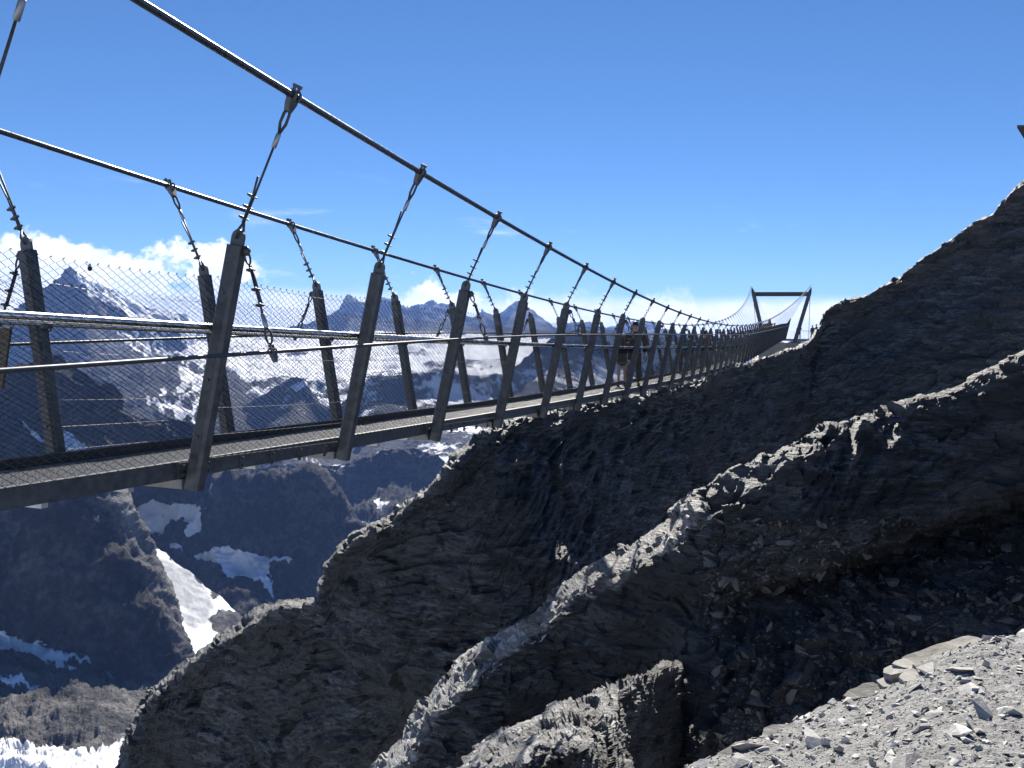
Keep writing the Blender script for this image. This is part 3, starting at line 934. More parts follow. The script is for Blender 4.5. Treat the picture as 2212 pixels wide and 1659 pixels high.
def wl_snow(u, v, P, nz):
    s = snow_poly([[(-80, 1370), (0, 1372), (42, 1370), (74, 1376), (84, 1394), (120, 1420), (170, 1436), (204, 1448), (196, 1462), (150, 1452), (130, 1466), (80, 1444), (40, 1440), (-80, 1430)],
                   [(226, 1468), (250, 1474), (300, 1490), (296, 1500), (246, 1494), (222, 1482)],
                   [(-60, 1500), (20, 1500), (88, 1510), (74, 1518), (0, 1514), (-60, 1512)],
                   [(-80, 1618), (10, 1626), (40, 1646), (110, 1634), (150, 1656), (190, 1650), (230, 1638), (300, 1632), (330, 1700), (300, 1900), (-80, 1900)],
                   [(120, 1462), (158, 1470), (150, 1476), (124, 1470)], [(282, 1490), (330, 1486), (326, 1500), (290, 1502)]], 13)(u, v, P, nz)
    return s


def wl_sunlit(u, v, P, nz):  # paints the sunlit right edge and lower slabs as lighter rock
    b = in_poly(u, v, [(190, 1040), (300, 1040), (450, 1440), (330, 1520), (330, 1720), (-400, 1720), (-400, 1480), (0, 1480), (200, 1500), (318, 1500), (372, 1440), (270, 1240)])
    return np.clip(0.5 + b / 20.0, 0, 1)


WL = mountain('rock_wall', [wl_c, wl_1, wl_2, wl_3, wl_4, wl_5, wl_6], 330, 310, mt_lit, 0.042, 0.11, 0.75, wl_snow, ((0.4, 0.5), (0.06, 0.05)), pale=wl_sunlit)

# ground sheet under everything out to the horizon
gm = MB()
S_ = 8800.0
n_g = 60
gx, gy = np.meshgrid(np.linspace(-S_, S_, n_g), np.linspace(-1800, 11300, n_g))
gz = -1700 + 0 * gx
gP = np.stack([gx.ravel(), gy.ravel(), gz.ravel()], 1)
gP[:, 2] += 140 * fbm(gP / 3500.0, 4)
gnd = link('ground', mesh_np('ground', gP, grid_faces(n_g, n_g), mt_mid, True, {'snow': np.zeros(len(gP))}))
tag(gnd, kind='structure')

# the air between the peaks
hz = MB().box((0, 4700, 0), (18400, 13600, 2600))
hmt = bpy.data.materials.new('mountain_air')
hmt.use_nodes = True
hn, hlk = hmt.node_tree.nodes, hmt.node_tree.links
hn.clear()
ho = hn.new('ShaderNodeOutputMaterial')
hv = hn.new('ShaderNodeVolumePrincipled')
hv.inputs['Color'].default_value = (0.24, 0.43, 1.0, 1)
hv.inputs['Density'].default_value = 4.9e-5
hv.inputs['Anisotropy'].default_value = 0.1
hlk.new(hv.outputs[0], ho.inputs['Volume'])
haze = hz.obj('haze', hmt)
haze.location = (0, 0, -700)
tag(haze, kind='stuff')
#@@TERRAIN_END


# ------------------------------------------------------------------ suspension bridge
D_, Y0_, S_U = 3.8226, 3.9466, 1.6
WB, WT, HP = 0.4958, 0.7675, 1.3612
TILT = 0.4672


def zb(y):
    t = y / 10.0
    return -0.7836 - 0.2348 * t + 0.068 * t * t - 0.0028 * t**3 + 0.33 * float(smooth01(np.array(y), 30, 68))


def zb0(y):
    t = y / 10.0
    return -0.7836 - 0.2348 * t + 0.068 * t * t - 0.0028 * t**3


def wpt(x, y, z):
    """bridge survey coordinates (x from the centre line) to world metres"""
    return np.array([(x - D_) * K, y * K, z * K + ZC])


def cable_pt(y, side):
    z = 0.60 + 0.00160 * (y - 24.5) ** 2
    hc = z - (zb0(y) + HP)
    if y < 3.9:
        hc = max(hc, 0.8)
    return wpt(side * (WT + TILT * hc), y, z)


FR = list(range(-3, 48))
ybr = {i: Y0_ + S_U * i for i in FR + [48]}
slope = lambda y: (zb(y + 0.4) - zb(y - 0.4)) / 0.8


def frame_pt(i, side, h, inset=0.0):
    """point on the post line of frame i, h survey units above the post foot"""
    y = ybr[i]; s = slope(y); l = math.hypot(1, s)
    x = WB + (WT - WB) * h / HP - inset
    return wpt(side * x, y - s / l * h, zb(y) + h / l)


bridge = empty('suspension_bridge', wpt(0, Y0_, zb(Y0_)))
tag(bridge, 'steel suspension footbridge with leaning posts, wire fence sides and grating deck above the cliff', 'footbridge')
BO = np.array(bridge.location)


def bpart(name, mb, mat, smooth=False, parent=None):
    """part built in world metres, parented under the bridge empty (or one of its parts)"""
    off = BO if parent is None else BO
    mb.V = [v - off for v in mb.V]
    return mb.obj(name, mat, bridge if parent is None else parent, smooth)


def unit(v):
    return v / (np.linalg.norm(v) + 1e-12)


def rounded_plate(w, h, n=7):
    pts = [(-w / 2, 0), (w / 2, 0), (w / 2, h - w / 2)]
    pts += [(w / 2 * math.cos(a), h - w / 2 + w / 2 * math.sin(a)) for a in np.linspace(0, math.pi, n)[1:]]
    return pts


def oval(c, a, b, ax, ay, n=12, t0=0.0, t1=2 * math.pi):
    t = np.linspace(t0, t1, n, endpoint=(t1 - t0) < 6.28)
    return np.array([c + a * math.cos(q) * ax + b * math.sin(q) * ay for q in t])


# shared meshes ---------------------------------------------------------------
YX = np.array([0, 1.0, 0]); XX = np.array([1.0, 0, 0]); ZZ = np.array([0, 0, 1.0])


def clamp_mesh():
    """saddle clamp in the frame x along the cable, z away from the deck; bolts stand on top"""
    mb = MB()
    for dx in (-0.032, 0.032):
        ring = oval(np.array([dx, 0, 0]), 0.043, 0.043, YX, ZZ, 12)
        mb.tube(ring, 0.013, 6, closed=True)
        mb.tube([[dx, 0.0, 0.03], [dx, 0.0, 0.085]], 0.014, 8)
        mb.tube([[dx, 0.0, 0.07], [dx, 0.0, 0.095]], 0.023, 6)
    mb.prism([(-0.055, 0.0), (-0.05, -0.05), (-0.02, -0.12), (0.02, -0.12), (0.05, -0.05), (0.055, 0.0)], 0.05, (0, 0, -0.02), XX, ZZ, YX)
    return mb.mesh('cable_clamp', dark_steel)


def clip_mesh():
    """u-bolt rope clip around a rope along z"""
    mb = MB()
    mb.box((0.0, 0.012, 0), (0.034, 0.024, 0.022))
    mb.tube([[-0.013, 0.01, 0], [-0.013, -0.02, 0], [0, -0.032, 0], [0.013, -0.02, 0], [0.013, 0.01, 0], [0.013, 0.045, 0]], 0.006, 6)
    mb.tube([[-0.013, 0.0, 0], [-0.013, 0.045, 0]], 0.006, 6)
    for sx in (-1, 1):
        mb.tube([[sx * 0.013, 0.026, 0], [sx * 0.013, 0.04, 0]], 0.0105, 6)
    return mb.mesh('rope_clip', dark_steel)


def ferrule_mesh():
    mb = MB()
    mb.tube([[0, 0, -0.055], [0, 0, -0.05], [0, 0, 0.05], [0, 0, 0.055]], [0.012, 0.018, 0.018, 0.012], 10)
    return mb.mesh('ferrule', galv_light, True)


CLAMP, CLIP, FERR = clamp_mesh(), clip_mesh(), ferrule_mesh()


def orient(x=None, z=None):
    """rotation with given z axis and x hint"""
    z = unit(z); x = x - z * (x @ z); x = unit(x); y = np.cross(z, x)
    return Matrix((x, y, z)).transposed()


def place(name, me, parent, P, R, s=1.0):
    o = link(name, me, parent)
    o.matrix_local = Matrix.Translation(Vector(P - BO)) @ R.to_4x4() @ Matrix.Scale(s, 4)
    return o


# posts, lugs, cross beams ----------------------------------------------------
for i in FR:
    for side in (1, -1):
        A = frame_pt(i, side, 0.0); B = frame_pt(i, side, HP)
        if i > 44:
            B = A + (B - A) * (1.0 + 0.09 * (i - 44))
        ax = unit(B - A)
        yv = unit(np.cross(ax, XX)); yv = yv if yv[1] > 0 else -yv
        xv = np.cross(yv, ax)
        mb = MB()
        w, dpt, ch = 0.125, 0.115, 0.022
        sec = [(-w / 2 + ch, -dpt / 2), (w / 2 - ch, -dpt / 2), (w / 2, -dpt / 2 + ch), (w / 2, dpt / 2 - ch), (w / 2 - ch, dpt / 2), (-w / 2 + ch, dpt / 2), (-w / 2, dpt / 2 - ch), (-w / 2, -dpt / 2 + ch)]
        L_len = np.linalg.norm(B - A)
        mb.prism(sec, L_len, (A + B) / 2, xv, yv, ax)
        post = bpart('post', mb, galv)
        mb = MB()
        mb.prism(rounded_plate(0.11, 0.17), 0.022, B - ax * 0.05, xv, ax, yv)
        mb.tube(oval(B + ax * 0.07, 0.030, 0.030, xv, ax, 10), 0.008, 5, closed=True)
        bpart('lug', mb, dark_steel, parent=post)
        if i < 14:
            mb = MB()
            for h in (0.30, 0.62, 1.10):
                P = A + ax * L_len * h / HP
                mb.tube([P - yv * (dpt / 2 + 0.012), P + yv * (dpt / 2 + 0.012)], 0.011, 6)
            tag(bpart('bolt', mb, dark_steel, parent=post), kind='stuff')
    A = frame_pt(i, 1, 0.0); B = frame_pt(i, -1, 0.0)
    mb = MB()
    c = (A + B) / 2; s = slope(ybr[i])
    up_ = unit(np.array([0, -s, 1.0])); fw_ = unit(np.array([0, 1.0, s]))
    mb.prism([(-0.055, 0.0), (0.055, 0.0), (0.055, 0.072), (-0.055, 0.072)], WB * 2 * K - 0.13, c, fw_, up_, XX)
    bpart('crossbeam', mb, beam_grey)

# bays: edge beams, grating, mesh ---------------------------------------------
BAY = S_U * K
EB = 0.44 * K
Z_BB, Z_BT, Z_DK = 0.058 * K, 0.157 * K, 0.085 * K


def beam_mesh(side):
    mb = MB()
    h = Z_BT - Z_BB; zc = (Z_BT + Z_BB) / 2; L_ = BAY - 0.004
    mb.box((side * EB, BAY / 2, zc), (0.008, L_, h))
    mb.box((side * (EB - 0.025), BAY / 2, Z_BT - 0.004), (0.042, L_, 0.007))
    mb.box((side * (EB - 0.025), BAY / 2, Z_BB + 0.004), (0.042, L_, 0.007))
    return mb.mesh('edge_beam', galv)


def rib_mesh(side):
    mb = MB()
    for k in range(5):
        y = 0.22 + k * 0.42
        mb.box((side * (EB + 0.009), y, (Z_BT + Z_BB) / 2), (0.010, 0.045, 0.125))
        for z in (Z_BT - 0.035, Z_BB + 0.035):
            mb.tube([[side * (EB + 0.010), y + 0.008, z], [side * (EB + 0.032), y + 0.008, z]], 0.011, 6)
    mb.box((side * (EB + 0.012), 0.02, (Z_BT + Z_BB) / 2), (0.014, 0.24, 0.115))
    for yy in (-0.06, 0.0, 0.08):
        for z in (Z_BT - 0.035, Z_BB + 0.035):
            mb.tube([[side * (EB + 0.015), yy, z], [side * (EB + 0.04), yy, z]], 0.012, 6)
    return mb.mesh('splice_plate', dark_steel)


def grating_mesh():
    mb = MB()
    w = EB - 0.012
    n = 66
    for k in range(n):
        y = BAY * (k + 0.5) / n
        mb.box((0, y, Z_DK), (2 * w, 0.004, 0.026))
    m_ = 30
    for k in range(m_):
        x = -w + 2 * w * (k + 0.5) / m_
        mb.box((x, BAY / 2, Z_DK + 0.004), (0.0035, BAY, 0.012))
    for k in range(3):
        y = BAY * (k + 0.25) / 3
        mb.box((0, y, Z_DK - 0.045), (2 * w, 0.05, 0.05))
    return mb.mesh('deck_grating', grate_steel)


MZ0, MZ1 = 0.150 * K, 1.185 * K


def fence_mesh(side, seed):
    """chain-link panel of one bay, wires hooked row into row"""
    r_ = np.random.default_rng(seed)
    nw = 50
    cw = BAY / nw
    hs = cw * 0.52
    nseg = int(round((MZ1 - MZ0) / hs))
    hs = (MZ1 - MZ0) / nseg
    wire = 0.0021
    tn = (WT - WB) / HP                     # outward lean
    ph = np.array([0, 2 * math.pi / 3, 4 * math.pi / 3])
    V, F, n0 = [], [], 0
    zz = np.arange(nseg + 1) * hs
    for k in range(nw):
        for half in (0,):
            x = (k + 0.5) * cw + np.where((np.arange(nseg + 1) + k) % 2 == 0, -1, 1) * cw * 0.515
            t = np.clip(x / BAY, 0, 1)
            sag = 0.035 * 4 * t * (1 - t) * (zz / zz[-1])
            jit = r_.normal(0, 0.0022, nseg + 1)
            out = np.where((np.arange(nseg + 1) + k) % 2 == 0, 0.003, -0.003) + 0.012 * np.sin(t * math.pi) * np.sin(zz * 2.1 + seed)
            z = MZ0 + zz - sag + r_.normal(0, 0.0015, nseg + 1)
            P = np.stack([side * (WB * K - 0.055 + z * tn + out), x + jit, z], 1)
            # little knuckle on top
            P = np.concatenate([P, [P[-1] + [0, 0.004, 0.008], P[-1] + [0, 0.009, 0.012], P[-1] + [0, 0.013, 0.006]]])
            m_ = len(P)
            ring = np.stack([np.cos(ph), np.sin(ph), 0 * ph], 1) * wire
            ring2 = np.stack([np.cos(ph), 0.6 * np.sin(ph), 0.8 * np.sin(ph)], 1) * wire
            Vk = (P[:, None, :] + ring2[None]).reshape(-1, 3)
            idx = np.arange(m_ - 1)[:, None] * 3
            q = np.arange(3)[None]
            a = idx + q; b = idx + (q + 1) % 3
            F.append(np.stack([a, b, b + 3, a + 3], -1).reshape(-1, 4) + n0)
            V.append(Vk); n0 += len(Vk)
    return mesh_np('fence_mesh', np.concatenate(V), np.concatenate(F), mesh_steel)


def wire_mesh(side):
    mb = MB()
    tn = (WT - WB) / HP
    for z in (0.162 * K, 0.30 * K, 0.46 * K, 0.76 * K, 1.182 * K):
        pts = []
        for t in np.linspace(0, 1, 7):
            zz_ = z - 0.035 * 4 * t * (1 - t) * max(0, (z - MZ0) / (MZ1 - MZ0))
            pts.append((side * (WB * K - 0.052 + zz_ * tn), t * BAY, zz_))
        mb.tube(pts, 0.0019, 4, caps=False)
    return mb.mesh('tension_wire', tens_steel)


BEAM = {s: beam_mesh(s) for s in (1, -1)}
RIB = {s: rib_mesh(s) for s in (1, -1)}
GRAT = grating_mesh()
FENCE = {(s, v): fence_mesh(s, 11 + 3 * v + s) for s in (1, -1) for v in range(3)}
TWIRE = {s: wire_mesh(s) for s in (1, -1)}
for i in FR[:-1]:
    a = wpt(0, ybr[i], zb(ybr[i])); b = wpt(0, ybr[i + 1], zb(ybr[i + 1]))
    pit = math.atan2(b[2] - a[2], b[1] - a[1])
    R = Matrix.Rotation(pit, 3, 'X')
    tag(place('deck_grating', GRAT, bridge, a, R), kind='stuff')
    for side in (1, -1):
        eb = place('edge_beam', BEAM[side], bridge, a, R)
        if i < 16:
            tag(place('splice_plate', RIB[side], eb, a, R), kind='stuff')
        fm = tag(place('fence_panel', FENCE[(side, i % 3)], bridge, a, R), kind='stuff')
        tag(place('tension_wire', TWIRE[side], fm, a, R), kind='stuff')

# handrails -------------------------------------------------------------------
for side in (1, -1):
    pts = []
    for i in FR:
        pts.append(frame_pt(i, side, 0.912 if side > 0 else 0.922, 0.062))
    mb = MB().tube(pts, 0.028, 14)
    hr = bpart('handrail', mb, rail_steel, True)
    for i in FR[1:20]:
        P = frame_pt(i, side, 0.912, 0.062); Q = frame_pt(i, side, 0.88, 0.03)
        mb = MB()
        mb.tube([P + [0, 0.05, 0], P + [0, 0.05, -0.04], Q + [0, 0.02, -0.02]], 0.009, 6)
        mb.tube([P - [0, 0.045, 0], P + [0, 0.045, 0]], 0.031, 12)
        bpart('rail_bracket', mb, dark_steel, parent=hr)

# main cables -----------------------------------------------------------------
Y_PYL = 79.3
for side in (1, -1):
    ys = np.concatenate([np.linspace(-5, 3.9, 8), np.array([ybr[i] for i in FR if i > 0]), [Y_PYL]])
    ys = np.sort(np.unique(np.round(ys, 3)))
    yy = np.linspace(-5, Y_PYL, 150)
    mb = MB().tube([cable_pt(y, side) for y in yy], 0.0245, 12)
    mc = bpart('main_cable', mb, cable_steel, True)

# hangers ---------------------------------------------------------------------
for i in FR:
    if i > 46: continue
    for side in (1, -1):
        y = ybr[i]
        post_top = frame_pt(i, side, HP); foot_ = frame_pt(i, side, 0)
        pa = unit(post_top - foot_)
        eye = post_top + pa * 0.075
        cp = cable_pt(y + 0.02, side)
        tng = unit(cable_pt(y + 0.3, side) - cable_pt(y - 0.3, side))
        L0 = cp - eye
        ln = np.linalg.norm(L0)
        hx = unit(L0)
        if ln > 0.48:
            top_ = cp - hx * 0.13
            # thimble eye at the top, rope, loop through the lug and its free tail
            side_v = unit(np.cross(hx, tng)); side_v = unit(np.cross(side_v, hx))
            mb = MB()
            r_ = 0.0085
            mb.tube([top_ - hx * 0.16, eye + hx * 0.10], r_, 8)
            th = [top_ - hx * 0.155, top_ - hx * 0.075 + side_v * 0.034, top_ + side_v * 0.030, top_ + hx * 0.028, top_ - side_v * 0.030, top_ - hx * 0.075 - side_v * 0.034, top_ - hx * 0.155]
            mb.tube(th, 0.011, 7)
            lp_ = [eye + hx * 0.105, eye + hx * 0.03 + side_v * 0.036, eye - hx * 0.018 + side_v * 0.022, eye - hx * 0.024, eye - hx * 0.018 - side_v * 0.022, eye + hx * 0.03 - side_v * 0.036, eye + hx * 0.105]
            mb.tube(lp_, 0.010, 7)
            tl = min(0.40, ln * 0.42) * (0.8 + 0.4 * ((i * 37 + side * 11) % 10) / 10)
            sp = -side_v * 0.017
            mb.tube([eye + hx * 0.10 + sp, eye + hx * (0.10 + tl * 0.62) + sp * 1.05, eye + hx * (0.12 + tl) + sp * 2.6], 0.0075, 6)
            hg = bpart('hanger_rope', mb, rope_steel, True)
            Rz = orient(side_v, hx)
            place('cable_clamp', CLAMP, hg, cp, orient(tng, hx), 0.86)
            if i < 16:
                place('ferrule', FERR, hg, top_ - hx * 0.205, Rz)
                for q in range(3):
                    place('rope_clip', CLIP, hg, eye + hx * (0.135 + 0.085 * q) + sp * 0.5, Rz)
        else:
            # short hanger: a chain
            mb = MB()
            n_l = max(2, int(ln / 0.055))
            sv = unit(np.cross(hx, YX)); tv = np.cross(hx, sv)
            for q in range(n_l):
                c = eye + L0 * (q + 0.5) / n_l
                e1 = sv if q % 2 else tv
                mb.tube(oval(c, ln / n_l * 0.62, 0.020, hx, e1, 10), 0.0065, 5, closed=True)
            hg = bpart('hanger_chain', mb, galv, True)
            place('cable_clamp', CLAMP, hg, cp, orient(tng, hx), 0.86)

# wind cables and their straps -------------------------------------------------
def wind_pt(y, side):
    i = (y - Y0_) / S_U
    t = np.clip(i / 16.0, -0.4, 1)
    x = np.interp(i, [-3, 0, 2, 4, 8, 14, 47], [1.075, 1.021, 0.978, 0.957, 0.91, 0.86, 0.84])
    h = np.interp(i, [-3, 0, 2, 4, 8, 14, 24, 47], [0.52, 0.785, 0.95, 1.05, 1.18, 1.29, 1.30, 1.15])
    return wpt(side * x, y, zb(y) + h)


for side in (1, -1):
    yy = np.linspace(ybr[-3], ybr[44], 110)
    P = np.array([wind_pt(y, side) for y in yy])
    for _ in range(6):
        P[1:-1] = (P[:-2] + 2 * P[1:-1] + P[2:]) / 4
    bpart('wind_cable', MB().tube(P, 0.0145, 10), rope_steel, True)
    for i in range(-2, 20, 2):
        y = ybr[i]
        j = int(np.argmin(np.abs(P[:, 1] - y * K)))
        tgt = P[j] if j < len(P) else wind_pt(y, side)
        t = (y * K - P[max(j - 1, 0), 1]) / max(1e-6, P[min(j + 1, len(P) - 1), 1] - P[max(j - 1, 0), 1])
        tgt = P[max(j - 1, 0)] * (1 - t) + P[min(j + 1, len(P) - 1)] * t
        pt = frame_pt(i, side, HP - 0.03)
        st = pt + np.array([side * 0.085, 0, 0])
        v = tgt - st; ln = np.linalg.norm(v); hv_ = unit(v)
        sv = unit(np.cross(hv_, YX))
        mb = MB()
        mb.prism([(-0.02, -0.035), (0.05, -0.035), (0.075, 0), (0.05, 0.035), (-0.02, 0.035)], 0.02, pt + np.array([side * 0.05, 0, 0]), np.array([side, 0, 0.0]), ZZ, YX)
        if ln > 0.25:
            mb.tube(oval(st + hv_ * 0.05, 0.055, 0.022, hv_, sv, 10), 0.008, 6, closed=True)
            mb.tube([st + hv_ * 0.10, st + hv_ * (ln - 0.20)], 0.0095, 8)
            mb.tube([st + hv_ * 0.12 + sv * 0.015, st + hv_ * min(0.42, ln * 0.6) + sv * 0.015], 0.0085, 6)
            mb.tube(oval(st + hv_ * (ln - 0.12), 0.060, 0.026, hv_, sv, 10), 0.009, 6, closed=True)
        else:
            mb.tube([st, tgt], 0.009, 6)
        stp = bpart('wind_strap', mb, rope_steel, True)
        Rz = orient(sv, hv_)
        if ln > 0.25:
            for q in (0.15, 0.30, 0.42):
                if q < ln - 0.25:
                    place('rope_clip', CLIP, stp, st + hv_ * q + sv * 0.008, Rz)
            place('ferrule', FERR, stp, st + hv_ * (ln - 0.235), Rz)
        wt_ = unit(P[min(j + 1, len(P) - 1)] - P[max(j - 1, 0)])
        place('cable_clamp', CLAMP, stp, tgt, orient(wt_, -hv_), 0.55)

# ------------------------------------------------------------------ far pylon, abutment and platform
YP = 79.3
pyl = empty('bridge_pylon', wpt(0, YP, 0.45))
tag(pyl, 'dark steel V shaped portal pylon at the far end of the footbridge', 'pylon')
PO = np.array(pyl.location)


def ppart(name, mb, mat, parent=None, org=None, smooth=False):
    o_ = PO if org is None else org
    mb.V = [v - o_ for v in mb.V]
    return mb.obj(name, mat, parent, smooth)


for side in (1, -1):
    A = wpt(side * 1.25, YP, 0.30); B = wpt(side * 2.36, YP, 4.62)
    ax = unit(B - A); yv = YX; xv = unit(np.cross(yv, ax))
    leg = ppart('leg', MB().prism([(-0.21, -0.22), (0.21, -0.22), (0.21, 0.22), (-0.21, 0.22)], np.linalg.norm(B - A), (A + B) / 2, xv, yv, ax), dark_steel, pyl)
    T = wpt(side * 2.44, YP, 4.95)
    mb = MB()
    mb.prism([(-0.17, -0.1), (0.17, -0.1), (0.17, 0.22), (0.05, 0.50), (-0.05, 0.50), (-0.17, 0.22)], 0.30, B, xv, ax, YX)
    ppart('saddle', mb, galv, pyl)
    ppart('anchor_lug', MB().tube(oval(B + ax * 0.55, 0.09, 0.05, xv, ax, 10), 0.03, 6, closed=True), dark_steel, pyl)
    # back stay
    ppart('back_stay', MB().tube([B + ax * 0.2, wpt(side * 2.3, YP + 5.5, 0.4)], 0.03, 8), rope_steel, pyl)
Al, Bl = wpt(-2.45, YP, 4.50), wpt(2.45, YP, 4.50)
mb = MB()
mb.box((Al + Bl) / 2, (np.linalg.norm(Bl - Al) + 0.35, 0.22, 0.045)); 
c = (Al + Bl) / 2
mb = MB()
Lb = np.linalg.norm(Bl - Al) - 0.2
mb.box(c + [0, 0, 0.21], (Lb, 0.34, 0.06)); mb.box(c - [0, 0, 0.21], (Lb, 0.34, 0.06)); mb.box(c, (Lb, 0.10, 0.36))
for q in (-0.46, -0.40, 0.40):
    mb.box(c + [q * Lb, 0, 0], (0.05, 0.34, 0.50))
mb.box(c + [0.02 * Lb, 0, -0.22], (0.30, 0.2, 0.06))
ppart('crossbeam', mb, galv, pyl)

abut = empty('abutment', wpt(0.4, 80.2, -0.6))
tag(abut, 'rough concrete abutment block under the far pylon, set into the rock', 'abutment')
AO = np.array(abut.location)
mb = MB()
q0, q1 = wpt(-1.7, 78.6, -1.7), wpt(1.75, 78.6, 0.24)
P8 = [wpt(-1.7, 77.6, -2.6), wpt(2.2, 77.6, -1.6), wpt(2.2, 83.5, -1.6), wpt(-1.7, 83.5, -2.6), wpt(-1.6, 78.4, 0.26), wpt(1.9, 78.4, 0.26), wpt(1.9, 83.5, 0.26), wpt(-1.6, 83.5, 0.26)]
mb.hexa(P8)
ppart('block', mb, concrete, abut, AO)
for side in (1, -1):
    ppart('base_plate', MB().box(wpt(side * 1.22, YP, 0.33), (0.75, 0.75, 0.16)), dark_steel, abut, AO)

plat = empty('viewing_platform', wpt(1.2, 85.0, 0.6))
tag(plat, 'grey steel platform with a railing of thin bars behind the far pylon', 'platform')
VO = np.array(plat.location)
x0, x1, y0, y1, zp = -1.2, 4.2, 80.6, 87.5, 0.62
mb = MB(); a_, b_ = wpt(x0, y0, zp), wpt(x1, y1, zp)
mb.box((a_ + b_) / 2 - [0, 0, 0.10], (abs(b_[0] - a_[0]), abs(b_[1] - a_[1]), 0.20))
ppart('slab', mb, concrete, plat, VO)
for xx in np.linspace(x0 + 0.3, x1 - 0.3, 3):
    for yv_ in (y0 + 0.6, y1 - 0.6):
        t_ = wpt(xx, yv_, zp); b__ = wpt(xx, yv_, -2.4)
        ppart('support', MB().box((t_ + b__) / 2 - [0, 0, 0.12], (0.18, 0.18, t_[2] - b__[2] - 0.2)), dark_steel, plat, VO)
rh = 1.12


def rail_line(p, q, nb):
    p = np.array(p); q = np.array(q)
    ppart('top_rail', MB().tube([p + [0, 0, rh], q + [0, 0, rh]], 0.030, 8), galv_light, plat, VO, True)
    ppart('bottom_rail', MB().tube([p + [0, 0, 0.12], q + [0, 0, 0.12]], 0.018, 8), galv_light, plat, VO, True)
    for k in range(nb + 1):
        w_ = p + (q - p) * k / nb
        if k % 10 == 0:
            ppart('railing_post', MB().tube([w_, w_ + [0, 0, rh]], 0.026, 8), galv_light, plat, VO)
        else:
            ppart('baluster', MB().tube([w_ + [0, 0, 0.12], w_ + [0, 0, rh]], 0.009, 5), galv_light, plat, VO)


rail_line(wpt(x0, y1, zp), wpt(x1, y1, zp), 40)
rail_line(wpt(x1, y0 + 0.5, zp), wpt(x1, y1, zp), 30)
#@@BRIDGE_END


# ------------------------------------------------------------------ people
def cloth(name, col, rough=0.85):
    return simple_mat(name, col, rough, 0.0, 0.22, 25.0, 0.25)


skin_m = simple_mat('skin', (0.36, 0.21, 0.15), 0.55, 0, 0.06, 12)
black_c = cloth('black_fabric', (0.014, 0.014, 0.016))
navy_c = cloth('navy_fabric', (0.016, 0.022, 0.045))
teal_c = cloth('teal_fabric', (0.012, 0.10, 0.115))
grey_c = cloth('grey_fabric', (0.07, 0.07, 0.075))
white_c = cloth('pale_fabric', (0.55, 0.55, 0.55))
brown_c = cloth('brown_fabric', (0.030, 0.020, 0.015))
hair_m = cloth('dark_hair', (0.016, 0.010, 0.007), 0.5)
shoe_m = cloth('shoe_leather', (0.02, 0.019, 0.018), 0.5)
glass_m = simple_mat('dark_lens', (0.01, 0.01, 0.012), 0.12, 0.0, 0.05, 5)


def skin_mesh(name, pts, edges, mat, root=0, sub=1):
    me = bpy.data.meshes.new(name)
    me.from_pydata([p[0] for p in pts], edges, [])
    o = bpy.data.objects.new(name, me)
    COL.objects.link(o)
    sm = o.modifiers.new('s', 'SKIN')
    sm.use_smooth_shade = True
    for k, p in enumerate(pts):
        r = p[1] if isinstance(p[1], tuple) else (p[1], p[1])
        me.skin_vertices[0].data[k].radius = r
        me.skin_vertices[0].data[k].use_root = (k == root)
    ss = o.modifiers.new('ss', 'SUBSURF'); ss.levels = sub; ss.render_levels = sub
    dg = bpy.context.evaluated_depsgraph_get()
    dg.update()
    out = bpy.data.meshes.new_from_object(o.evaluated_get(dg))
    out.materials.clear(); out.materials.append(mat)
    out.name = name
    bpy.data.objects.remove(o)
    bpy.data.meshes.remove(me)
    return out


def ball(c, r, n=10, zmin=-1.1, front=None):
    """ellipsoid patch above zmin (unit height) as verts / faces"""
    V, F = [], []
    th = np.linspace(0, math.pi, n)
    for t in th:
        for k in range(n + 4):
            a = 2 * math.pi * k / (n + 4)
            z = max(math.cos(t), zmin)
            V.append((c[0] + r[0] * math.sin(t) * math.cos(a), c[1] + r[1] * math.sin(t) * math.sin(a), c[2] + r[2] * z))
    m_ = n + 4
    for i in range(n - 1):
        for k in range(m_):
            F.append((i * m_ + k, (i + 1) * m_ + k, (i + 1) * m_ + (k + 1) % m_, i * m_ + (k + 1) % m_))
    return V, F


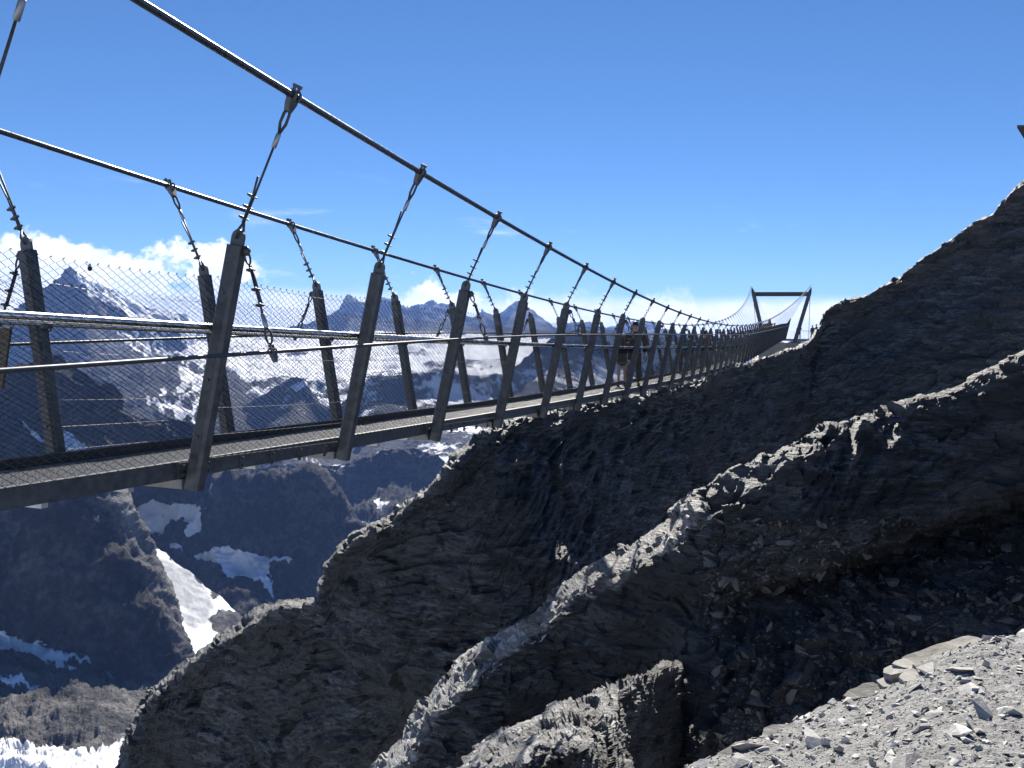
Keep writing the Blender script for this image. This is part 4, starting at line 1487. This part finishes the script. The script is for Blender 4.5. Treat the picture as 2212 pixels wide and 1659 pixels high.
def person(label, pos, face, H=1.75, top=black_c, legs=black_c, shoes=shoe_m, hair='short', cap=None, arms='down', skirt=False, bare_legs=False, stride=0.06, pack=None, bag=None, glasses=False, group=None, hood=False, lean=0.0, male=True):
    """face = heading the person looks along (radians, 0 = +y)"""
    root = empty('person', pos, face)
    tag(root, label, 'person', group)
    h = H
    sw = (0.118 if male else 0.104) * h
    hw = 0.052 * h
    ly = lean * h
    pel = (0, 0, 0.53 * h); wst = (0, 0.2 * ly, 0.62 * h); chs = (0, 0.6 * ly, 0.735 * h); nkb = (0, ly, 0.83 * h)
    hd = (0, ly + 0.012 * h, 0.925 * h)
    arms_pts = {}
    for s in (-1, 1):
        sh = (s * sw, ly * 0.9, 0.805 * h)
        if arms == 'down':
            el_ = (s * (sw + 0.035 * h), ly * 0.7 - 0.01 * h, 0.635 * h); wr = (s * (sw + 0.030 * h), ly * 0.7 + 0.045 * h, 0.49 * h)
        elif arms == 'phone':
            el_ = (s * (sw + 0.03 * h), ly + 0.02 * h, 0.655 * h); wr = (s * 0.035 * h, ly + 0.15 * h, 0.735 * h)
        elif arms == 'raise':
            el_ = (s * (sw + 0.07 * h), ly + 0.07 * h, 0.79 * h); wr = (s * 0.05 * h, ly + 0.17 * h, 0.90 * h)
        else:   # on the rail
            el_ = (s * (sw + 0.06 * h), ly + 0.03 * h, 0.66 * h); wr = (s * (sw + 0.03 * h), ly + 0.14 * h, 0.585 * h)
        arms_pts[s] = (sh, el_, wr)
    leg_pts = {}
    for s in (-1, 1):
        f = stride * h * s
        leg_pts[s] = ((s * hw, 0, 0.50 * h), (s * hw * 1.15, f * 0.55 + 0.012 * h, 0.275 * h), (s * hw * 1.2, f, 0.042 * h), (s * hw * 1.45, f + 0.085 * h, 0.018 * h))
    # body: one continuous skin
    P = [(pel, (0.066 * h, 0.046 * h)), (wst, (0.056 * h, 0.042 * h)), (chs, (0.066 * h, 0.046 * h)), (nkb, (0.034 * h, 0.034 * h)),
         ((hd[0], hd[1] - 0.006 * h, 0.875 * h), (0.036 * h, 0.040 * h)), ((hd[0], hd[1] + 0.004 * h, 0.915 * h), (0.043 * h, 0.052 * h)), ((hd[0], hd[1] - 0.002 * h, 0.955 * h), (0.043 * h, 0.053 * h)), ((hd[0], hd[1] - 0.004 * h, 0.982 * h), (0.026 * h, 0.032 * h))]
    E = [(0, 1), (1, 2), (2, 3), (3, 4), (4, 5), (5, 6), (6, 7)]
    for s in (-1, 1):
        a = len(P)
        sh, el_, wr = arms_pts[s]
        P += [(sh, 0.026 * h), (el_, 0.020 * h), (wr, 0.015 * h)]
        E += [(2, a), (a, a + 1), (a + 1, a + 2)]
        b = len(P)
        hp, kn, an, to = leg_pts[s]
        P += [(hp, 0.046 * h), (kn, 0.031 * h), (an, 0.021 * h), (to, 0.016 * h)]
        E += [(0, b), (b, b + 1), (b + 1, b + 2), (b + 2, b + 3)]
    link('body', skin_mesh('body', P, E, skin_m, 0, 1), root)
    # face: nose, ears, mouth, eyes
    mb = MB()
    fy = hd[1] + 0.055 * h
    mb.hexa([(-0.006 * h, fy - 0.008 * h, 0.905 * h), (0.006 * h, fy - 0.008 * h, 0.905 * h), (0.004 * h, fy - 0.006 * h, 0.932 * h), (-0.004 * h, fy - 0.006 * h, 0.932 * h),
             (-0.007 * h, fy + 0.012 * h, 0.903 * h), (0.007 * h, fy + 0.012 * h, 0.903 * h), (0.003 * h, fy + 0.002 * h, 0.932 * h), (-0.003 * h, fy + 0.002 * h, 0.932 * h)])
    mb.obj('nose', skin_m, root)
    for s in (-1, 1):
        V, F = ball((s * 0.044 * h, hd[1] - 0.004 * h, 0.918 * h), (0.007 * h, 0.013 * h, 0.019 * h), 6)
        MB().add(V, F).obj('ear', skin_m, root, True)
        V, F = ball((s * 0.018 * h, fy - 0.008 * h, 0.933 * h), (0.008 * h, 0.005 * h, 0.005 * h), 6)
        MB().add(V, F).obj('eye', hair_m, root, True)
    MB().box((0, fy - 0.006 * h, 0.888 * h), (0.026 * h, 0.008 * h, 0.005 * h)).obj('mouth', brown_c, root)
    # hands with five fingers
    for s in (-1, 1):
        sh, el_, wr = map(np.array, arms_pts[s])
        d = unit(wr - el_)
        side_v = unit(np.cross(d, np.array([0, 1.0, 0.25]))); nv_ = np.cross(side_v, d)
        mb = MB()
        pc = wr + d * 0.030 * h
        mb.hexa([wr + side_v * 0.012 * h + nv_ * 0.006 * h, wr - side_v * 0.012 * h + nv_ * 0.006 * h, wr - side_v * 0.012 * h - nv_ * 0.006 * h, wr + side_v * 0.012 * h - nv_ * 0.006 * h,
                 wr + d * 0.052 * h + side_v * 0.021 * h + nv_ * 0.006 * h, wr + d * 0.052 * h - side_v * 0.021 * h + nv_ * 0.006 * h, wr + d * 0.052 * h - side_v * 0.021 * h - nv_ * 0.006 * h, wr + d * 0.052 * h + side_v * 0.021 * h - nv_ * 0.006 * h])
        for q, ln_ in enumerate((0.036, 0.042, 0.040, 0.031)):
            b0 = wr + d * 0.050 * h + side_v * (0.016 - 0.0107 * q) * h
            mb.tube([b0, b0 + d * ln_ * 0.5 * h, b0 + d * ln_ * 0.85 * h + nv_ * 0.012 * h * s], 0.0048 * h, 6)
        t0 = wr + d * 0.016 * h + side_v * 0.014 * h
        mb.tube([t0, t0 + d * 0.020 * h + side_v * 0.016 * h, t0 + d * 0.040 * h + side_v * 0.017 * h], 0.0055 * h, 6)
        mb.obj('hand', skin_m, root, True)
    # jacket
    J = [((0, 0, 0.50 * h), (0.098 * h, 0.072 * h)), (wst, (0.088 * h, 0.066 * h)), (chs, (0.104 * h, 0.074 * h)), ((0, ly, 0.815 * h), (0.058 * h, 0.050 * h)), ((0, ly, 0.845 * h), (0.043 * h, 0.043 * h))]
    E = [(0, 1), (1, 2), (2, 3), (3, 4)]
    for s in (-1, 1):
        a = len(J)
        sh, el_, wr = arms_pts[s]
        w2 = tuple(np.array(el_) * 0.12 + np.array(wr) * 0.88)
        J += [(sh, 0.047 * h), (el_, 0.037 * h), (w2, 0.029 * h)]
        E += [(2, a), (a, a + 1), (a + 1, a + 2)]
    link('jacket', skin_mesh('jacket', J, E, top, 1, 1), root)
    # trousers or skirt
    if skirt:
        T = [((0, 0, 0.60 * h), (0.078 * h, 0.06 * h)), ((0, 0, 0.50 * h), (0.108 * h, 0.082 * h)), ((0, 0.005 * h, 0.385 * h), (0.125 * h, 0.10 * h))]
        link('skirt', skin_mesh('skirt', T, [(0, 1), (1, 2)], legs, 0, 1), root)
    if not bare_legs:
        T = [((0, 0, 0.60 * h), (0.080 * h, 0.060 * h)), ((0, 0, 0.525 * h), (0.090 * h, 0.068 * h))]
        E = [(0, 1)]
        for s in (-1, 1):
            hp, kn, an, to = leg_pts[s]
            b = len(T)
            T += [((hp[0] * 1.1, hp[1], hp[2] - 0.03 * h), 0.060 * h), (kn, 0.044 * h), ((an[0], an[1], an[2] + 0.012 * h), 0.036 * h)]
            E += [(1, b), (b, b + 1), (b + 1, b + 2)]
        link('trousers', skin_mesh('trousers', T, E, legs, 0, 1), root)
    for s in (-1, 1):
        hp, kn, an, to = leg_pts[s]
        ht = 0.10 * h if bare_legs else 0.05 * h
        T = [((an[0], an[1] - 0.02 * h, 0.021 * h), 0.024 * h), ((an[0], an[1], ht), 0.028 * h), ((to[0] * 0.5 + an[0] * 0.5, to[1] * 0.5 + an[1] * 0.5, 0.022 * h), 0.025 * h), ((to[0], to[1] + 0.01 * h, 0.018 * h), 0.020 * h)]
        link('shoe', skin_mesh('shoe', T, [(0, 1), (0, 2), (2, 3)], shoes, 0, 1), root)
    # hair, cap, hood
    hc = (hd[0], hd[1] - 0.008 * h, 0.945 * h)
    if hair == 'short':
        V, F = ball(hc, (0.050 * h, 0.058 * h, 0.058 * h), 10, 0.0)
        V = [(x, y, z - (0.035 * h if y < hc[1] and z < hc[2] + 0.01 * h else 0)) for x, y, z in V]
        MB().add(V, F).obj('hair', hair_m, root, True)
    elif hair == 'long':
        T = [((0, hd[1] - 0.004 * h, 0.985 * h), (0.036 * h, 0.040 * h)), ((0, hd[1] - 0.016 * h, 0.955 * h), (0.052 * h, 0.050 * h)), ((0, hd[1] - 0.040 * h, 0.90 * h), (0.050 * h, 0.030 * h)), ((0, hd[1] - 0.062 * h, 0.80 * h), (0.045 * h, 0.020 * h)), ((0, hd[1] - 0.066 * h, 0.74 * h), (0.028 * h, 0.012 * h))]
        link('hair', skin_mesh('hair', T, [(0, 1), (1, 2), (2, 3), (3, 4)], hair_m, 0, 1), root)
    if cap is not None:
        V, F = ball((0, hd[1] - 0.002 * h, 0.955 * h), (0.053 * h, 0.060 * h, 0.052 * h), 10, 0.0)
        mb = MB().add(V, F)
        mb.prism([(-0.042 * h, 0.0), (0.042 * h, 0.0), (0.034 * h, 0.05 * h), (0, 0.062 * h), (-0.034 * h, 0.05 * h)], 0.006 * h, (0, hd[1] + 0.045 * h, 0.957 * h), XX, YX, ZZ)
        mb.obj('cap', cap, root, True)
    if hood:
        T = [((0, ly - 0.052 * h, 0.85 * h), (0.052 * h, 0.030 * h)), ((0, ly - 0.060 * h, 0.80 * h), (0.045 * h, 0.022 * h))]
        link('hood', skin_mesh('hood', T, [(0, 1)], top, 0, 1), root)
    if glasses:
        mb = MB()
        for s in (-1, 1):
            mb.box((s * 0.021 * h, fy - 0.001 * h, 0.934 * h), (0.034 * h, 0.008 * h, 0.021 * h))
            mb.box((s * 0.046 * h, fy - 0.030 * h, 0.938 * h), (0.004 * h, 0.060 * h, 0.006 * h))
        mb.box((0, fy + 0.001 * h, 0.938 * h), (0.012 * h, 0.005 * h, 0.006 * h))
        mb.obj('sunglasses', glass_m, root)
    if pack is not None:
        T = [((0, ly - 0.115 * h, 0.79 * h), (0.075 * h, 0.045 * h)), ((0, ly - 0.125 * h, 0.68 * h), (0.085 * h, 0.060 * h)), ((0, ly - 0.11 * h, 0.60 * h), (0.080 * h, 0.050 * h))]
        link('backpack', skin_mesh('backpack', T, [(0, 1), (1, 2)], pack, 0, 1), root)
    if bag is not None:
        T = [((-sw - 0.07 * h, 0.0, 0.56 * h), (0.03 * h, 0.055 * h)), ((-sw - 0.07 * h, 0.0, 0.49 * h), (0.035 * h, 0.06 * h))]
        link('shoulder_bag', skin_mesh('shoulder_bag', T, [(0, 1)], bag, 0, 1), root)
        MB().tube([(-sw - 0.06 * h, 0.02 * h, 0.57 * h), (-sw * 0.2, 0.088 * h, 0.74 * h), (sw * 0.55, 0.0, 0.845 * h), (0, -0.085 * h, 0.75 * h), (-sw - 0.06 * h, -0.03 * h, 0.57 * h)], 0.008 * h, 6).obj('strap', bag, root)
    return root


def deck_at(x, y):
    return wpt(x, y, zb(y)) + np.array([0, 0, Z_DK + 0.014])


VB = math.radians(0)
person('tall man in black jacket and dark trousers wearing sunglasses on the bridge', deck_at(0.05, 18.0), math.pi + 0.15, 1.82, black_c, black_c, hair='short', glasses=True, stride=0.03)
person('shorter walker with pale cap, black jacket, short skirt and bare legs on the bridge', deck_at(-0.13, 17.6), 0.3, 1.46, black_c, black_c, hair='long', cap=white_c, skirt=True, bare_legs=True, stride=0.05, male=False)
person('walker in teal jacket with a dark shoulder bag on the bridge', deck_at(-0.10, 25.7), 0.05, 1.64, teal_c, black_c, hair='long', bag=black_c, hood=True, stride=0.07, male=False)
person('walker in navy jacket and dark trousers just beyond the teal jacket', deck_at(-0.22, 27.6), 0.2, 1.58, navy_c, navy_c, hair='short', arms='phone', stride=0.05)
person('walker with a dark cap and brown jacket, farther along behind the navy jacket', deck_at(0.08, 28.9), -0.1, 1.70, brown_c, black_c, hair='short', cap=grey_c, stride=0.06)
g_far = 'dark clothed walkers near the far end of the bridge'
person('dark clothed walker leaning to the left, leftmost of the far group on the bridge', deck_at(-0.12, 61.5), 0.6, 1.84, black_c, black_c, arms='raise', group=g_far)
person('dark clothed walker with backpack in the middle of the far group on the bridge', deck_at(0.10, 65.5), 0.1, 1.84, grey_c, black_c, pack=black_c, group=g_far)
person('dark clothed walker with cap, rightmost of the far group on the bridge', deck_at(0.22, 66.5), -0.2, 1.86, black_c, black_c, cap=grey_c, group=g_far)
zpw = wpt(0, 0, zp)[2] + 0.003
pp = wpt(1.52, 82.4, 0); pp[2] = zpw
person('slim person in dark clothes standing beside the far pylon at the railing', pp, 2.6, 1.76, grey_c, black_c, arms='rail', stride=0.03)
pp = wpt(2.98, 82.0, 0); pp[2] = zpw
person('person in black with backpack standing by the rock beside the far platform', pp, 1.9, 1.80, black_c, black_c, pack=black_c, arms='phone')
pp = wpt(2.62, 83.6, 0); pp[2] = zpw
person('person in dark cap half behind another one at the rock beside the platform', pp, 2.4, 1.72, grey_c, black_c, cap=black_c)

# ------------------------------------------------------------------ small things on the bridge
def padlock(P, label, s, rot):
    o = empty('padlock', P, rot)
    tag(o, label, 'padlock', 'padlocks hung on the fence top')
    MB().prism([(-0.02 * s, -0.055 * s), (0.02 * s, -0.055 * s), (0.024 * s, -0.045 * s), (0.024 * s, -0.02 * s), (0.015 * s, -0.015 * s), (-0.015 * s, -0.015 * s), (-0.024 * s, -0.02 * s), (-0.024 * s, -0.045 * s)], 0.018 * s, (0, 0, 0), YX, ZZ, XX).obj('lock_body', black_c, o)
    MB().tube([(0, -0.014 * s, -0.018 * s), (0, -0.014 * s, 0.004 * s), (0, -0.008 * s, 0.014 * s), (0, 0.008 * s, 0.014 * s), (0, 0.014 * s, 0.004 * s), (0, 0.014 * s, -0.018 * s)], 0.004 * s, 6).obj('shackle', galv_light, o)
    return o


def fence_top(y, side, dz=0.0):
    """near fence top wire at survey y"""
    i = (y - Y0_) / S_U; t = i - math.floor(i)
    h = 1.182 - 0.026 * 4 * t * (1 - t) + dz
    x = WB + (WT - WB) * h / HP - 0.039
    return wpt(side * x, y, zb(y) + h)


def y_at_u(u, side=1):
    ys = np.linspace(1.5, 12, 800)
    P = np.array([fence_top(y, side) for y in ys])
    uu, vv, dd = to_px(P)
    return ys[int(np.argmin(np.abs(uu - u)))]


P = fence_top(y_at_u(195), 1)
padlock(P, 'larger black padlock on the fence top wire at the left', 0.62, 0.5)
P = fence_top(y_at_u(192.5), 1)
padlock(P, 'smaller black padlock tucked beside the larger one on the fence wire', 0.5, -0.3)

# plate fixed to the far fence at the left edge of the view
bd_p = frame_pt(-1, -1, 0.0) * 0.45 + frame_pt(0, -1, 0.0) * 0.55
Pp = at(np.array(-14.0), np.array(760.0), np.array(6.9))
board = empty('information_panel', Pp)
tag(board, 'brownish metal panel with a bright top edge inside the fence at the left', 'panel')
mb = MB()
ang = 0.0
vx = RGT * 1.0; vy = FWD; vz = UPV
ex, ey, ez = unit(np.array([RGT[0], RGT[1], 0])), unit(np.array([FWD[0], FWD[1], 0])), ZZ
MB().prism([(-0.16, -0.30), (0.07, -0.30), (0.145, 0.19), (-0.16, 0.19)], 0.03, (0, 0, 0), ex, ez, ey).obj('plate', simple_mat('weathered_panel', (0.10, 0.085, 0.06), 0.6, 0.2, 0.3, 8), board)
MB().prism([(-0.165, 0.19), (0.15, 0.19), (0.15, 0.205), (-0.165, 0.205)], 0.06, (0, 0, 0), ex, ez, ey).obj('lit_top_edge', galv_light, board)  # lighter steel strip stands in for sunlight on the upper edge
low = deck_at(0, Pp[1] / K)[2] - Pp[2]
MB().tube([(-0.10, 0.03 * 1, 0.1), (-0.10, 0.03, low)], 0.02, 8).obj('bracket', dark_steel, board)

# corner of a mountain building beyond the right edge
bl = empty('summit_building', at(np.array(2330.0), np.array(420.0), np.array(70.0)))
tag(bl, 'dark overhanging roof corner of a building at the right edge of the sky', 'building')
bo = np.array(bl.location)
tip = at(np.array(2197.0), np.array(276.0), np.array(70.0)) - bo
eb = unit(ey + ex * 0.745)
MB().hexa([tip, tip + ex * 9, tip + ex * 9 + eb * 10, tip + eb * 10, tip + ez * 0.22, tip + ex * 9 + ez * 0.22, tip + ex * 9 + eb * 10 + ez * 0.22, tip + eb * 10 + ez * 0.22]).obj('roof', cloth('roof_metal', (0.06, 0.05, 0.042), 0.6), bl)
w0 = tip + ex * 2.6 + eb * 1.2
MB().hexa([w0 - ez * 9, w0 + ex * 6 - ez * 9, w0 + ex * 6 + eb * 8 - ez * 9, w0 + eb * 8 - ez * 9, w0 - ez * 0.01, w0 + ex * 6 - ez * 0.01, w0 + ex * 6 + eb * 8 - ez * 0.01, w0 + eb * 8 - ez * 0.01]).obj('wall', cloth('dark_cladding', (0.07, 0.062, 0.052), 0.7), bl)
#@@PEOPLE_END


# ------------------------------------------------------------------ loose rock
def shard(seed, flat=0.32, lo=9, hi=14):
    r_ = np.random.default_rng(seed)
    n = int(r_.integers(lo, hi))
    P = r_.normal(size=(n, 3)); P /= np.linalg.norm(P, axis=1)[:, None]
    P *= r_.uniform(0.75, 1.0, (n, 1))
    P *= np.array([1.0, r_.uniform(0.5, 0.85), flat * r_.uniform(0.6, 1.4)])
    bm = bmesh.new()
    for p in P: bm.verts.new(p)
    res = bmesh.ops.convex_hull(bm, input=bm.verts)
    bmesh.ops.delete(bm, geom=[v for v in bm.verts if not v.link_faces], context='VERTS')
    bmesh.ops.triangulate(bm, faces=bm.faces)
    bm.verts.index_update()
    V = np.array([v.co[:] for v in bm.verts]); F = np.array([[v.index for v in f.verts] for f in bm.faces])
    bm.free()
    return V, F


SH = [shard(100 + k) for k in range(24)]
SHG = [shard(300 + k, 0.32, 7, 10) for k in range(24)]
SHF = [shard(200 + k, 0.16) for k in range(24)]


def scatter(C, Nn, size, shapes, seed, tilt=0.35, axis=None):
    """joined shards at centres C with normals Nn"""
    r_ = np.random.default_rng(seed)
    Vs, Fs, tone, n0 = [], [], [], 0
    m_ = len(C)
    a = r_.uniform(0, 2 * math.pi, m_)
    Z = Nn + r_.normal(0, tilt, (m_, 3)); Z /= np.linalg.norm(Z, axis=1)[:, None]
    ref = r_.normal(size=(m_, 3)) if axis is None else axis + r_.normal(0, 0.35, (m_, 3))
    X = ref - Z * np.sum(ref * Z, 1)[:, None]; X /= np.linalg.norm(X, axis=1)[:, None]
    Y = np.cross(Z, X)
    sh = r_.integers(0, len(shapes), m_)
    tn = r_.uniform(0, 1, m_)
    for k in range(len(shapes)):
        id_ = np.where(sh == k)[0]
        if not len(id_): continue
        V, F = shapes[k]
        W = (V[None, :, 0:1] * X[id_][:, None] + V[None, :, 1:2] * Y[id_][:, None] + V[None, :, 2:3] * Z[id_][:, None]) * size[id_][:, None, None] + C[id_][:, None]
        nvv = len(V)
        Vs.append(W.reshape(-1, 3))
        Fs.append((F[None] + (np.arange(len(id_)) * nvv)[:, None, None]).reshape(-1, 3) + n0)
        tone.append(np.repeat(tn[id_], nvv))
        n0 += len(id_) * nvv
    return np.concatenate(Vs), np.concatenate(Fs), np.concatenate(tone)


def stone_mat(name, lo, hi, warm, attr=True):
    mt, N, L, bs = new_mat(name)
    if attr:
        a = N.new('ShaderNodeAttribute'); a.attribute_name = 'tone'; t = a.outputs['Fac']
    else:
        t = N.new('ShaderNodeObjectInfo').outputs['Random']
    geo = N.new('ShaderNodeNewGeometry').outputs['Position']
    f = n_noise(N, L, 40, 6, 0.7, geo)
    base = n_ramp(N, L, t, [(0.0, lo), (0.55, tuple((x + y) / 2 for x, y in zip(lo, hi))), (0.86, hi), (0.93, warm), (1.0, lo)])
    L.new(n_mix(N, L, 0.35, base, n_ramp(N, L, f, [(0.3, tuple(c * 0.4 for c in lo)), (0.7, hi)])), bs.inputs['Base Color'])
    bs.inputs['Roughness'].default_value = 0.8
    bs.inputs['Specular IOR Level'].default_value = 0.3
    n_bump(N, L, f, 0.6, 0.01, bs)
    return mt


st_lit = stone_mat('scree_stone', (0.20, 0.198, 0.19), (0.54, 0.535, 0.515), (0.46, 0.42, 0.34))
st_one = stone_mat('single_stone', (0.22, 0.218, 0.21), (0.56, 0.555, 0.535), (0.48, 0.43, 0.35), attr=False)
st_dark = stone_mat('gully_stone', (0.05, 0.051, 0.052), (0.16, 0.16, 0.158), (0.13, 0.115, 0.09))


def pick(G, n, seed, rows=(0.0, 1.0), cols=(0.0, 1.0), view=None):
    """random points and normals on a grid surface"""
    r_ = np.random.default_rng(seed)
    nv, nu = G.shape[:2]
    a = r_.uniform(rows[0] * (nv - 2), rows[1] * (nv - 2), n); b = r_.uniform(cols[0] * (nu - 2), cols[1] * (nu - 2), n)
    i, j = a.astype(int), b.astype(int)
    fa, fb = (a - i)[:, None], (b - j)[:, None]
    P = G[i, j] * (1 - fa) * (1 - fb) + G[i + 1, j] * fa * (1 - fb) + G[i, j + 1] * (1 - fa) * fb + G[i + 1, j + 1] * fa * fb
    Nn = np.cross(G[i, j + 1] - G[i, j], G[i + 1, j] - G[i, j]); Nn /= np.linalg.norm(Nn, axis=1)[:, None] + 1e-12
    Nn *= np.sign(np.sum(Nn * (CAM - P), 1))[:, None]
    if view is not None:
        u, v, d = to_px(P)
        ok = (u > view[0]) & (u < view[1]) & (v > view[2]) & (v < view[3])
        P, Nn = P[ok], Nn[ok]
    return P, Nn


vw = (1100, 3200, 1150, 2900)
# gravel too fine to count
P, Nn = pick(G5, 60000, 1, (0.2, 1.0), (0, 1), vw)
Nn = np.where(Nn[:, 2:3] < 0, -Nn, Nn)
P, Nn = P[:27000], Nn[:27000]
sz = 0.005 + 0.007 * np.random.default_rng(5).pareto(2.6, len(P)); sz = np.minimum(sz, 0.045)
V, F, tn = scatter(P + Nn * (sz * 0.10)[:, None], Nn, sz, SHG, 6, 0.45)
gv = link('gravel', mesh_np('gravel', V, F, st_lit, attrs={'tone': tn}), scree)
tag(gv, kind='stuff')
# larger stones one by one
smesh = [mesh_np('stone', V_, F_, st_one) for V_, F_ in SH]
P, Nn = pick(G5, 4000, 2, (0.25, 0.75), (0, 1), (1250, 2300, 1300, 1720))
Nn = np.where(Nn[:, 2:3] < 0, -Nn, Nn)
r_ = np.random.default_rng(8)
for k in range(min(300, len(P))):
    s_ = min(0.022 + 0.018 * r_.pareto(2.0), 0.12)
    z = unit(Nn[k] + r_.normal(0, 0.22, 3)); x = unit(np.cross(z, r_.normal(size=3)))
    o = link('stone', smesh[k % len(smesh)], scree)
    o.matrix_local = Matrix.Translation(Vector(P[k] + Nn[k] * s_ * 0.08)) @ Matrix((x, np.cross(z, x), z)).transposed().to_4x4() @ Matrix.Scale(s_, 4)

# pale layered slabs at the rim of the scree
slab_y = rock_material('pale_bedded_slab', (0.12, 0.118, 0.11), (0.21, 0.206, 0.19), (0.31, 0.305, 0.28), (0.19, 0.182, 0.16), STR, 3.0, 0.5, 0.02)
sl = [(1948, 1448, 4.70, 0.26, 0.07), (1975, 1432, 4.78, 0.34, 0.06), (2010, 1412, 4.86, 0.42, 0.05), (2048, 1398, 4.92, 0.36, 0.045), (2082, 1388, 4.95, 0.30, 0.04), (1985, 1452, 4.60, 0.32, 0.05), (2025, 1434, 4.66, 0.36, 0.045), (1925, 1470, 4.66, 0.20, 0.05), (1870, 1492, 4.62, 0.24, 0.05), (1690, 1578, 4.32, 0.26, 0.045), (1590, 1622, 4.12, 0.24, 0.04)]
ed = unit(at(np.array(2100.0), np.array(1390.0), np.array(4.95)) - at(np.array(1940.0), np.array(1450.0), np.array(4.7)))
for k, (u, v, d, ln_, th_) in enumerate(sl):
    c = at(np.array(float(u)), np.array(float(v)), np.array(d)) - [0, 0, 0.022]
    x = unit(ed + r_.normal(0, 0.05, 3)); z = unit(ZZ - hd[5] * 0.10 + r_.normal(0, 0.05, 3)); z = unit(z - x * (z @ x)); y = np.cross(z, x)
    n_p = 11
    pl = [(ln_ * 0.5 * math.cos(q_) * r_.uniform(0.75, 1.1), 0.055 * np.sign(math.sin(q_)) * abs(math.sin(q_)) ** 0.6 * r_.uniform(0.7, 1.25)) for q_ in np.linspace(0, 2 * math.pi, n_p, endpoint=False)]
    MB().prism(pl, th_, c, x, y, z).obj('slab', slab_y if k < 8 else slab_mat, scree)

# rubble in the gully below the overhang
P, Nn = pick(overG, 60000, 3, (0.5, 1.0), (0, 0.5), (1400, 2300, 1120, 1640))
P, Nn = P[:5000], Nn[:5000]
sz = np.minimum(0.018 + 0.026 * np.random.default_rng(9).pareto(2.4, len(P)), 0.17)
V, F, tn = scatter(P, Nn * 0.5 + ZZ * 0.6, sz, SH, 10, 0.35)
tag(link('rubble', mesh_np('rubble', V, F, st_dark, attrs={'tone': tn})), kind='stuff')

# flakes of schist standing out of the faces along the bedding
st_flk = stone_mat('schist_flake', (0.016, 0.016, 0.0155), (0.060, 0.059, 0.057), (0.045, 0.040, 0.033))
AX = unit(np.cross(STR, FWD))
Vs, Fs, Ts, n0 = [], [], [], 0
for G, n, rows, s0, s1, vw_, sd in ((cliffG, 3500, (0.2, 0.92), 0.04, 0.22, (230, 2300, 380, 1700), 21), (spurG, 4500, (0.15, 0.8), 0.016, 0.07, (780, 2300, 760, 1700), 22), (spur2G, 3000, (0.2, 0.9), 0.013, 0.06, (880, 1750, 1330, 1700), 23)):
    P, Nn = pick(G, n * 2, sd, rows, (0, 1), vw_)
    P, Nn = P[:n], Nn[:n]
    d_ = (P - CAM) @ FWD
    if G is cliffG:
        s0_ = s0 * np.clip(d_ / 30, 0.7, 2.2)
    else:
        s0_ = s0
    sz = np.minimum(s0_ * (0.5 + np.random.default_rng(sd).pareto(2.4, len(P))), s1)
    V, F, tn = scatter(P - Nn * (sz * 0.25)[:, None], np.broadcast_to(STR, Nn.shape) + 0.25 * Nn, sz, SHF, sd, 0.16, AX)
    Vs.append(V); Fs.append(F + n0); Ts.append(tn); n0 += len(V)
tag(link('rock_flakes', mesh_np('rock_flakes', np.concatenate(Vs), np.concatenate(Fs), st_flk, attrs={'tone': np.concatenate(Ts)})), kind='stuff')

st_crest = stone_mat('sunlit_crest_flake', (0.09, 0.09, 0.088), (0.50, 0.50, 0.485), (0.30, 0.28, 0.24))
# flakes along the spur crests, sunlight put into their pale tone
Vs, Fs, Ts, n0 = [], [], [], 0
for G, poly, n, s0, s1, sd in ((spurG, lit_band2, 1500, 0.020, 0.11, 31), (spur2G, lit_band3, 1900, 0.014, 0.09, 32)):
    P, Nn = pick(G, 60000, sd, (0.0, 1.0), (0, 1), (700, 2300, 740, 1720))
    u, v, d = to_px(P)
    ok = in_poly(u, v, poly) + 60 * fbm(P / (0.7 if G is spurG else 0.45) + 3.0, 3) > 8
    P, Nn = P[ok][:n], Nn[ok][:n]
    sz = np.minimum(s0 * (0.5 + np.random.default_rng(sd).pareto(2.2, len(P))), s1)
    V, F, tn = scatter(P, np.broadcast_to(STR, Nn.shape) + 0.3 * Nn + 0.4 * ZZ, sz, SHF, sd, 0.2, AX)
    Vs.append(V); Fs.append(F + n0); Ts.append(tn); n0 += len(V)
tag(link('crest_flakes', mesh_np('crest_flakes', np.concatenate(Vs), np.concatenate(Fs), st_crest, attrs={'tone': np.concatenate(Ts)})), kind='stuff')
